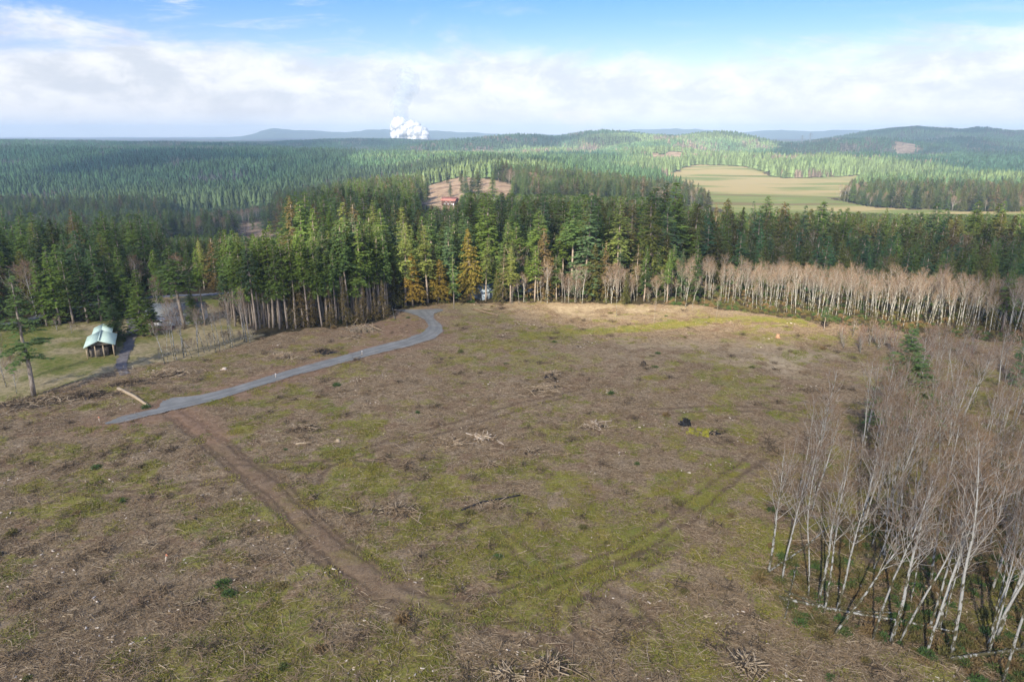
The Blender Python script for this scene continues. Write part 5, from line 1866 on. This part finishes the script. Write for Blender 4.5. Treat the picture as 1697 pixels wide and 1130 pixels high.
# ------------------------------------------------------------------ buildings
M['mint'] = simple('pale_green_metal', (0.50, 0.64, 0.54), (0.60, 0.73, 0.63), 0.6, 0.45, 0.05, spec=0.5)
M['boards'] = simple('weathered_boards', (0.10, 0.085, 0.07), (0.20, 0.165, 0.13), 2.0)
M['shingle'] = simple('grey_shingles', (0.17, 0.19, 0.185), (0.28, 0.30, 0.29), 2.5)
M['redroof'] = simple('faded_red_metal', (0.28, 0.11, 0.09), (0.38, 0.18, 0.15), 1.0, 0.5)
M['darkwall'] = simple('dark_stained_boards', (0.06, 0.035, 0.03), (0.12, 0.07, 0.06), 2)
M['window'] = simple('window_glass', (0.03, 0.04, 0.05), (0.06, 0.075, 0.09), 1, 0.15, 0.0, spec=0.6)
M['brickred'] = simple('brick_skirt', (0.24, 0.12, 0.09), (0.36, 0.22, 0.18), 3)
M['bluewall'] = simple('pale_blue_boards', (0.20, 0.25, 0.30), (0.30, 0.36, 0.42), 1.5)


def part(e, name, b_, mats, label=None):
    o_ = ob(name, b_.mesh(name, mats), e)
    if label:
        o_['label'] = label
    return o_


def house(name, x, y, z, rz, L, D, hw, hr, wallm, roofm, label, cat, ov=0.5, wins=(), doors=(), chimney=None, winm=None):
    """gable house, ridge along local x, front wall at -y"""
    e = ob(name, None, loc=(x, y, z), rot=(0, 0, rz))
    tag(e, label, cat)
    b_ = MB()
    b_.box((0, -D / 2 + 0.1, hw / 2 - 0.5), (L - 0.4, 0.2, hw + 1))
    b_.box((0, D / 2 - 0.1, hw / 2 - 0.5), (L - 0.4, 0.2, hw + 1))
    w_ = MB()
    for s in (-1, 1):
        pr = [(-D / 2, -1), (D / 2, -1), (D / 2, hw), (0, hw + hr), (-D / 2, hw)]
        k0 = len(b_.V)
        v = [(s * (L / 2 - 0.2 * q), a, c) for q in (0, 1) for a, c in pr]
        b_.add(v, [(i, (i + 1) % 5, (i + 1) % 5 + 5, i + 5) for i in range(5)] + [(0, 1, 2, 4), (5, 9, 7, 6)], [(4, 2, 3), (9, 8, 7)])
    wl = part(e, 'wall', b_, [wallm])
    r = MB()
    sl = hr / (D / 2)
    t = 0.16
    for s in (-1, 1):
        y0, z0 = s * (D / 2 + ov), hw - ov * sl
        v = [(-L / 2 - ov, y0, z0), (L / 2 + ov, y0, z0), (L / 2 + ov, 0, hw + hr + 0.02), (-L / 2 - ov, 0, hw + hr + 0.02)]
        v += [(a, b2, c + t) for a, b2, c in v]
        r.add(v, [(0, 1, 2, 3), (4, 7, 6, 5), (0, 4, 5, 1), (1, 5, 6, 2), (2, 6, 7, 3), (3, 7, 4, 0)])
    r.box((0, 0, hw + hr + 0.2), (L + 2 * ov, 0.3, 0.08))
    rf = part(e, 'roof', r, [roofm])
    if chimney is not None:
        c = MB().box((chimney, 0.6, hw + hr + 0.2), (0.7, 0.7, 1.4)).box((chimney, 0.6, hw + hr + 0.95), (0.9, 0.9, 0.12))
        ob('chimney', c.mesh('chimney', [M['brickred']]), rf)
    for wx, wz, ww, wh in wins:
        f = MB()
        for a, c, sx, sz in ((0, wh / 2, ww + 0.2, 0.1), (0, -wh / 2, ww + 0.2, 0.1), (-ww / 2, 0, 0.1, wh), (ww / 2, 0, 0.1, wh), (0, 0, 0.06, wh - 0.1)):
            f.box((wx + a, -D / 2 - 0.05, wz + c), (sx, 0.1, sz))
        fr = part(e, 'window', f, [winm or M['white']])
        p = MB().box((wx, -D / 2 - 0.01, wz), (ww - 0.1, 0.03, wh - 0.1))
        ob('pane', p.mesh('pane', [M['window']]), fr)
    for wx, ww, wh in doors:
        f = MB().box((wx, -D / 2 - 0.04, wh / 2), (ww, 0.08, wh))
        dr = part(e, 'door', f, [M['white']])
        ob('handle', MB().box((wx + ww * 0.38, -D / 2 - 0.1, wh * 0.45), (0.12, 0.06, 0.05)).mesh('handle', [M['char']]), dr)
    return e


# open-fronted barn with a long and a short roof
x, y, z = gp(168, 592)
e = ob('barn', None, loc=(x, y, z), rot=(0, 0, R(26)))
tag(e, 'open-fronted pole barn with pale green metal roof on the pasture', 'barn')
hw, hr = 2.5, 1.15
Wb, Lb = 4.9, 8.3
b_ = MB()
b_.box((-Wb / 2 + 0.08, Lb / 2 + 0.6, hw / 2 - 0.3), (0.12, Lb - 1.6, hw + 0.6))
b_.box((Wb / 2 - 0.08, Lb / 2, hw / 2 - 0.3), (0.12, Lb, hw + 0.6))
b_.box((0, Lb, hw / 2 - 0.3), (Wb, 0.12, hw + 0.6))
b_.box((-0.3, 0.9, 0.95), (Wb - 1.4, 0.1, 1.9))
b_.add([(-Wb / 2, 0.15, hw + 0.06), (Wb / 2, 0.15, hw + 0.06), (0, 0.15, hw + hr), (-Wb / 2, 0.25, hw + 0.06), (Wb / 2, 0.25, hw + 0.06), (0, 0.25, hw + hr)], T=[(0, 1, 2), (5, 4, 3)])
part(e, 'wall', b_, [M['boards']])
for px_, py_ in ((-Wb / 2, 0), (Wb / 2, 0), (0.6, 0.05), (-Wb / 2, Lb / 3), (-0.9, 0.05)):
    part(e, 'post', MB().box((px_, py_, hw / 2 - 0.1), (0.2, 0.2, hw + 0.2)), [M['stick1']])
r = MB()


def slope(r, x0, x1, z0, z1, y0, y1, t=0.1):
    v = [(x0, y0, z0), (x1, y0, z1), (x1, y1, z1), (x0, y1, z0)]
    v += [(a, b2, c + t) for a, b2, c in v]
    r.add(v, [(0, 1, 2, 3), (4, 7, 6, 5), (0, 4, 5, 1), (1, 5, 6, 2), (2, 6, 7, 3), (3, 7, 4, 0)])
    n_ = int(abs(y1 - y0) / 0.6)
    for i in range(n_ + 1):
        yy = y0 + (y1 - y0) * i / n_
        zt = t + 0.025
        v = [(x0, yy - 0.03, z0 + t), (x1, yy - 0.03, z1 + t), (x1, yy + 0.03, z1 + t), (x0, yy + 0.03, z0 + t)]
        v += [(a, b2, c + 0.05) for a, b2, c in v]
        r.add(v, [(0, 1, 2, 3), (4, 7, 6, 5), (0, 4, 5, 1), (1, 5, 6, 2), (2, 6, 7, 3), (3, 7, 4, 0)])


slope(r, -Wb / 2 - 0.45, 0, hw - 0.1, hw + hr, -0.5, Lb + 0.3)
slope(r, Wb / 2 + 0.45, 0, hw - 0.1, hw + hr, -0.5, Lb + 0.3)
slope(r, -Wb / 2 + 0.5, 0, hw + 0.35, hw + hr, Lb + 0.32, Lb + 6.2)
slope(r, Wb / 2 - 0.5, 0, hw + 0.35, hw + hr, Lb + 0.32, Lb + 6.2)
r.box((0, Lb / 2, hw + hr + 0.13), (0.24, Lb + 0.8, 0.05))
part(e, 'roof', r, [M['mint']])
b_ = MB()
b_.box((-Wb / 2 + 0.9, Lb + 3, hw / 2), (0.1, 5.8, hw + 0.4)).box((Wb / 2 - 0.9, Lb + 3, hw / 2), (0.1, 5.8, hw + 0.4)).box((0, Lb + 5.9, hw / 2), (Wb - 1.8, 0.1, hw + 0.4))
part(e, 'back_wall', b_, [M['boards']])

x, y, z = gp(284, 540)
house('long_house', x, y + 4.0, z, R(12), 12.5, 7.0, 2.7, 1.9, M['white'], M['shingle'], 'long low house with grey shingle roof and white front among the firs', 'house',
      wins=[(-4.2, 1.5, 1.4, 1.1), (-2.0, 1.5, 1.6, 1.1), (3.2, 1.5, 1.6, 1.1), (5.1, 1.5, 0.9, 1.1)], doors=[(0.9, 1.0, 2.05)], chimney=4.5)
x, y, z = gp(272, 543)
e = ob('porch_canopy', None, loc=(x, y - 1.0, z), rot=(0, 0, R(12)))
tag(e, 'white porch roof on thin posts in front of the long house', 'porch')
b_ = MB()
b_.box((0, 0, 2.45), (5.0, 2.4, 0.12), 0)
part(e, 'canopy', b_, [M['white']])
for a in (-2.4, -0.8, 0.8, 2.4):
    part(e, 'post', MB().box((a, -1.1, 1.15), (0.12, 0.12, 2.5)), [M['white']])
part(e, 'deck', MB().box((0, 0, 0.15), (5.4, 2.8, 0.3)), [M['brickred']])
# buildings in the wood
d_ = 690.0
x = (743 - 848.5) / 1196 * d_
house('red_roofed_house', x, d_, Zg(x, d_) + 0.5, R(-20), 14, 9, 5.0, 2.6, M['darkwall'], M['redroof'], 'dark house with faded red roof below the lit logged slope', 'house', ov=1.0,
      wins=[(-3.5, 1.4, 1.6, 1.3), (0, 1.4, 1.6, 1.3), (3.5, 1.4, 1.6, 1.3), (-2, 3.8, 1.5, 1.2), (2.5, 3.8, 1.5, 1.2)], doors=[(5.6, 1.0, 2.1)])
d_ = 720.0
x = (806 - 848.5) / 1196 * d_
house('white_house', x, d_, Zg(x, d_) + 1.0, R(15), 15, 9, 4.2, 2.2, M['white'], M['darkwall'], 'white house with dark brown roof half hidden by firs below the logged slope', 'house', ov=0.7,
      wins=[(-4, 1.6, 1.6, 1.3), (0, 1.6, 1.6, 1.3), (4, 1.6, 1.6, 1.3)], doors=[(6, 1.0, 2.1)])
x, y, z = gp(803, 493)
house('white_shed', x, y, z, R(40), 5.5, 4.5, 2.3, 1.4, M['bluewall'], M['bluewall'], 'small pale blue-white shed between the golden cedar and the slim light green cedar', 'shed', ov=0.3,
      wins=[(1.4, 1.3, 0.8, 0.8)], doors=[(-1.0, 0.9, 1.9)], winm=M['shingle'])
x, y, z = gp(875, 492)
house('blue_shed', x, y + 9, z - 0.3, R(-10), 7, 4.5, 2.4, 1.3, M['bluewall'], M['shingle'], 'pale blue shed hidden behind the fir with the bare pale trunk', 'shed', ov=0.3,
      wins=[(-1.5, 1.3, 0.9, 0.8)], doors=[(1.5, 0.9, 1.9)])

# power pylons on the far ridge
def pylon(px, d_, h, label):
    x = (px - 848.5) / 1196 * d_
    z = Zg(x, d_)
    e = ob('power_pylon', None, loc=(x, d_, z))
    tag(e, label, 'pylon')
    b_ = MB()
    P0, P1 = [], []
    w = h * 0.12
    lv = [(0, w), (0.35, w * 0.6), (0.65, w * 0.28), (1.0, w * 0.12)]
    cs = [(-1, -1), (1, -1), (1, 1), (-1, 1)]
    for (f0, w0), (f1, w1) in zip(lv[:-1], lv[1:]):
        for i, (a, c) in enumerate(cs):
            P0.append((a * w0, c * w0, f0 * h)); P1.append((a * w1, c * w1, f1 * h))
            a2, c2 = cs[(i + 1) % 4]
            P0.append((a * w0, c * w0, f0 * h)); P1.append((a2 * w1, c2 * w1, f1 * h))
            P0.append((a * w1, c * w1, f1 * h)); P1.append((a2 * w1, c2 * w1, f1 * h))
    v, q_ = segs(P0, P1, 0.35, 0.3, 4)
    b_.add(v, q_)
    part(e, 'tower', b_, [M['steel']])
    for f, l_ in ((0.7, 0.24), (0.82, 0.20), (0.94, 0.15)):
        v, q_ = segs([(-l_ * h, 0, f * h), (-l_ * h, 0, f * h)], [(l_ * h, 0, f * h), (0, 0, f * h + 0.05 * h)], 0.35, 0.3, 4)
        v2, q2 = segs([(l_ * h, 0, f * h)], [(0, 0, f * h + 0.05 * h)], 0.35, 0.3, 4)
        part(e, 'crossarm', MB().add(v, q_).add(v2, q2), [M['steel']])


M['steel'] = simple('galvanised_steel', (0.22, 0.24, 0.26), (0.32, 0.34, 0.36), 1, 0.5)
pylon(1330, 3050, 48, 'left one of two lattice power pylons on the far saddle')
pylon(1343, 3080, 48, 'right one of two lattice power pylons on the far saddle')

# ------------------------------------------------------------------ steam plume behind the far ridge
def puffs(name, specs, seed, m, d_):
    b_ = MB()
    g_ = np.random.default_rng(seed)
    import bmesh
    for px, py, rp in specs:
        bm = bmesh.new()
        bmesh.ops.create_icosphere(bm, subdivisions=4, radius=1.0)
        V_ = np.array([v.co[:] for v in bm.verts])
        T_ = np.array([[v.index for v in f.verts] for f in bm.faces])
        bm.free()
        r_ = rp * d_ / F
        a, c = (px - PW / 2) / F, (PH / 2 - py) / F
        dr_ = np.array([a, cp + c * sp_, -sp_ + c * cp])
        p = np.array([0, 0, CAM_H]) + dr_ * (d_ / dr_[1])
        o1 = g_.random(3) * 50
        nn = fbm(V_[:, 0] * 3 + o1[0], V_[:, 1] * 3 + V_[:, 2] * 2.3 + o1[1], 1.0, 4, 3, 0.55)
        n2_ = fbm(V_[:, 2] * 3 + o1[2], V_[:, 0] * 2.2 - V_[:, 1] * 3, 1.0, 4, 4, 0.55)
        V_ = V_ * (0.42 + 0.6 * nn + 0.55 * n2_)[:, None] * r_ + p + np.array([0, g_.uniform(-0.6, 0.6) * r_, 0])
        b_.add(V_, T=T_)
    o_ = ob(name, b_.mesh(name, [m], True))
    return o_


def steam(t):
    d = t.n('ShaderNodeBsdfDiffuse', {'Color': (0.80, 0.81, 0.83, 1)})
    tr = t.n('ShaderNodeBsdfTranslucent', {'Color': (0.80, 0.82, 0.86, 1)})
    lw = t.n('ShaderNodeLayerWeight', {'Blend': 0.35}).outputs['Facing']
    tp = t.n('ShaderNodeBsdfTransparent')
    a = t.n('ShaderNodeMixShader', {0: 0.4, 1: d.outputs[0], 2: tr.outputs[0]})
    m = t.n('ShaderNodeMixShader', {0: t.math('MULTIPLY', t.ss(lw, 0.22, 0.8), 0.95), 1: a.outputs[0], 2: tp.outputs[0]})
    t.n('ShaderNodeOutputMaterial', {0: m.outputs[0]})


def vapour(t):
    t.n('ShaderNodeOutputMaterial', {1: t.n('ShaderNodeVolumePrincipled', {'Color': (0.45, 0.55, 0.72, 1), 'Density': 0.0022}).outputs[0]})


g_ = np.random.default_rng(77)
sp_list = []
for i in range(34):
    t_ = g_.random()
    px_ = 652 + 52 * t_ + g_.normal(0, 2)
    hi = 228 - 26 * (0.35 + 0.65 * math.sin(min(1, t_ * 1.25 + 0.05) * 3.0) ** 0.6) + g_.normal(0, 2)
    sp_list.append((px_, hi + (232 - hi) * g_.random() ** 1.1, g_.uniform(6, 10)))
o_ = puffs('steam_plume', sp_list, 3, mat('white_steam', steam), 6200)
tag(o_, 'bright white steam plume billowing up behind the dark far ridge', 'steam plume', kind='stuff')


def shadow_vapour(t):
    d = t.n('ShaderNodeBsdfDiffuse', {'Color': (0.40, 0.48, 0.60, 1)})  # blue-grey colour paints the shadow of the steam plume
    lw = t.n('ShaderNodeLayerWeight', {'Blend': 0.5}).outputs['Facing']
    tp = t.n('ShaderNodeBsdfTransparent')
    m = t.n('ShaderNodeMixShader', {0: t.math('ADD', 0.87, t.math('MULTIPLY', t.ss(lw, 0.05, 0.7), 0.13)), 1: d.outputs[0], 2: tp.outputs[0]})
    t.n('ShaderNodeOutputMaterial', {0: m.outputs[0]})


sp_list = []
for i in range(11):
    t_ = i / 10
    sp_list.append((661 + 14 * t_ + 5 * math.sin(t_ * 9) + g_.normal(0, 2), 215 - 84 * t_, 10 + 6 * t_ + g_.uniform(-1, 2)))
o_ = puffs('plume_shadow_column', sp_list, 5, mat('plume_shadow', shadow_vapour), 6500)
tag(o_, 'thin blue-grey vapour column standing in for the shadow of the white steam plume', 'vapour', kind='stuff')

# ------------------------------------------------------------------ ground litter, as masses
def field(n_, seed, y0, y1, power=1.0, umax=0.80):
    g_ = np.random.default_rng(seed)
    y = y0 + (y1 - y0) * g_.random(n_ * 3) ** power
    x = g_.uniform(-1, 1, n_ * 3) * umax * (y + 8)
    k = inpoly(x, y, CLEAR) & ~inpoly(x, y, ROAD) & ~inpoly(x, y, HOME)
    return x[k][:n_], y[k][:n_], g_


def stick_clump(seed, n_, L0, L1, rad, mats):
    g_ = np.random.default_rng(seed)
    b_ = MB()
    c = np.column_stack([g_.normal(0, 0.8, n_), g_.normal(0, 0.8, n_), g_.uniform(0.02, 0.14, n_)])
    a = g_.normal(g_.random() * 3, 0.9, n_)
    d_ = np.column_stack([np.cos(a), np.sin(a), g_.normal(0, 0.09, n_)])
    L = (g_.uniform(L0, L1, n_) * g_.uniform(0.4, 1, n_))[:, None]
    bend = np.column_stack([-np.sin(a), np.cos(a), np.full(n_, 0.3)]) * L * g_.normal(0, 0.10, n_)[:, None]
    p0, p1, pm = c - d_ * L / 2, c + d_ * L / 2, c + bend
    r_ = rad * g_.uniform(0.4, 1.3, n_)
    mi = g_.integers(0, len(mats), n_)
    for m_ in range(len(mats)):
        s_ = mi == m_
        if s_.any():
            v, q_ = segs(np.vstack([p0[s_], pm[s_]]), np.vstack([pm[s_], p1[s_]]), np.concatenate([r_[s_], r_[s_]]), np.concatenate([r_[s_], r_[s_] * 0.5]), 4)
            b_.add(v, q_, m=m_)
    return bpy.data.objects.new('x', b_.mesh('sticks', [M[k] for k in mats]))


sl = [stick_clump(300 + i, 20, 0.25, 1.1, 0.014, ['stick1', 'stick2', 'stick2', 'stick3']) for i in range(8)]
sl += [stick_clump(320 + i, 5, 0.7, 2.4, 0.022, ['stick1', 'stick2', 'stick2']) for i in range(5)]
sl += [stick_clump(340 + i, 5, 0.15, 0.5, 0.05, ['chip', 'stick1']) for i in range(2)]
def knot(seed, n_=34):
    g_ = np.random.default_rng(seed)
    c = np.column_stack([g_.normal(0, 0.45, n_), g_.normal(0, 0.45, n_), g_.uniform(0.02, 0.32, n_)])
    d_ = g_.normal(0, 1, (n_, 3)) * np.array([1, 1, 0.35])
    d_ /= np.linalg.norm(d_, axis=1, keepdims=True)
    L = g_.uniform(0.3, 1.3, n_)[:, None]
    v, q_ = segs(c - d_ * L / 2, c + d_ * L / 2, 0.022, 0.010, 4)
    b_ = MB().add(v, q_, m=0)
    v, q_ = segs(c[:8] - d_[:8] * 0.3, c[:8] + d_[:8] * 0.4, 0.03, 0.022, 5)
    b_.add(v, q_, m=1)
    return bpy.data.objects.new('x', b_.mesh('knot', [M['stick3'] if seed % 2 else M['stick2'], M['stick2']]))


sl += [knot(360 + i) for i in range(5)]
x, y, g_ = field(26000, 401, 42, 225, 1.25)
mo_, tr_, rd_, un_, lw_, dr_, fl_, rut_ = ground_masks(x, y)
k = g_.random(len(x)) < np.clip(1.0 - 0.7 * mo_ - 1.2 * tr_ - 0.7 * rd_ - 0.6 * dr_, 0.04, 1)
x, y = x[k], y[k]
n_ = len(x)
idx = np.where(g_.random(n_) < 0.80, g_.integers(0, 8, n_), np.where(g_.random(n_) < 0.68, g_.integers(8, 13, n_), g_.integers(13, 20, n_)))
s_ = g_.uniform(0.7, 1.5, n_)
scatter('logging_debris', sl, np.column_stack([x, y, Zt(x, y)]), np.column_stack([np.zeros(n_), np.zeros(n_), g_.random(n_) * 6.283]), np.column_stack([s_, s_, s_]), idx)
print('debris', n_)


def tuft(seed, n_, rad, h, m, w=0.03):
    g_ = np.random.default_rng(seed)
    a = g_.random(n_) * 6.283
    r_ = np.sqrt(g_.random(n_)) * rad
    C = np.column_stack([np.cos(a) * r_, np.sin(a) * r_, np.zeros(n_)])
    D = np.column_stack([g_.normal(0, 0.8, n_), g_.normal(0, 0.8, n_), np.ones(n_) * 0.8])
    hh_ = h * g_.uniform(0.4, 1.2, n_)
    v, q_ = leaf_tris(C, D, hh_, w * g_.uniform(0.6, 1.6, n_), np.column_stack([g_.normal(0, 1, n_), g_.normal(0, 1, n_), np.zeros(n_) + 0.1]))
    return bpy.data.objects.new('x', mk_mesh('tuft', v, [q_], [m]))


tf = [tuft(420 + i, 110, 0.85, 0.16, M['grass'], 0.075) for i in range(5)]
x, y, g_ = field(26000, 402, 42, 170, 1.2)
mo_, tr_, rd_, un_, lw_, dr_, fl_, rut_ = ground_masks(x, y)
k = (g_.random(len(x)) < np.clip(mo_ * 1.2 - 0.25, 0, 1)) & (g_.random(len(x)) > tr_) & (un_ < 0.6)
x, y = x[k], y[k]
n_ = len(x)
s_ = g_.uniform(0.6, 1.5, n_)
scatter('grass', tf, np.column_stack([x, y, Zt(x, y) - 0.02]), np.column_stack([np.zeros(n_), np.zeros(n_), g_.random(n_) * 6.283]), np.column_stack([s_, s_, s_ * g_.uniform(0.6, 1.3, n_)]), g_.integers(0, 5, n_))
print('tufts', n_)


def bush(seed, n_, r_, h, m):
    g_ = np.random.default_rng(seed)
    D = g_.normal(0, 1, (n_, 3))
    D[:, 2] = np.abs(D[:, 2])
    D /= np.linalg.norm(D, axis=1, keepdims=True)
    C = D * np.array([r_, r_, h]) * g_.uniform(0.3, 1.0, (n_, 1))
    v, q_ = leaf_tris(C, D + g_.normal(0, 0.6, (n_, 3)), g_.uniform(0.15, 0.38, n_), g_.uniform(0.07, 0.16, n_), g_.normal(0, 1, (n_, 3)))
    return bpy.data.objects.new('x', mk_mesh('bush', v, [q_], [m]))


bs = [bush(440 + i, 260, 0.75, 0.65, M['bush']) for i in range(4)]
x, y, g_ = field(30000, 403, 42, 215, 1.2, 0.9)
mo_, tr_, rd_, un_, lw_, dr_, fl_, rut_ = ground_masks(x, y)
k = (g_.random(len(x)) < un_ * 0.5) | ((g_.random(len(x)) < 0.003) & (tr_ < 0.2))
x, y = x[k], y[k]
x2 = g_.uniform(-160, 150, 2600)
y2 = g_.uniform(165, 222, 2600)
k = ~inpoly(x2, y2, CLEAR) & inpoly(x2, y2 - 11, CLEAR) & ~inpoly(x2, y2, ROAD)
x, y = np.concatenate([x, x2[k]]), np.concatenate([y, y2[k]])
x2 = g_.uniform(30, 190, 9000)
y2 = g_.uniform(150, 225, 9000)
k = ~inpoly(x2, y2, CLEAR) & (848.5 + 1196 * x2 / y2 > 1100) & (y2 < 222)
k &= g_.random(9000) < 0.6
x, y = np.concatenate([x, x2[k]]), np.concatenate([y, y2[k]])
n_ = len(x)
s_ = g_.uniform(0.35, 1.1, n_)
scatter('undergrowth', bs, np.column_stack([x, y, Zt(x, y) - 0.05]), np.column_stack([np.zeros(n_), np.zeros(n_), g_.random(n_) * 6.283]), np.column_stack([s_, s_, s_ * g_.uniform(0.5, 1.4, n_)]), g_.integers(0, 4, n_))
print('bushes', n_)
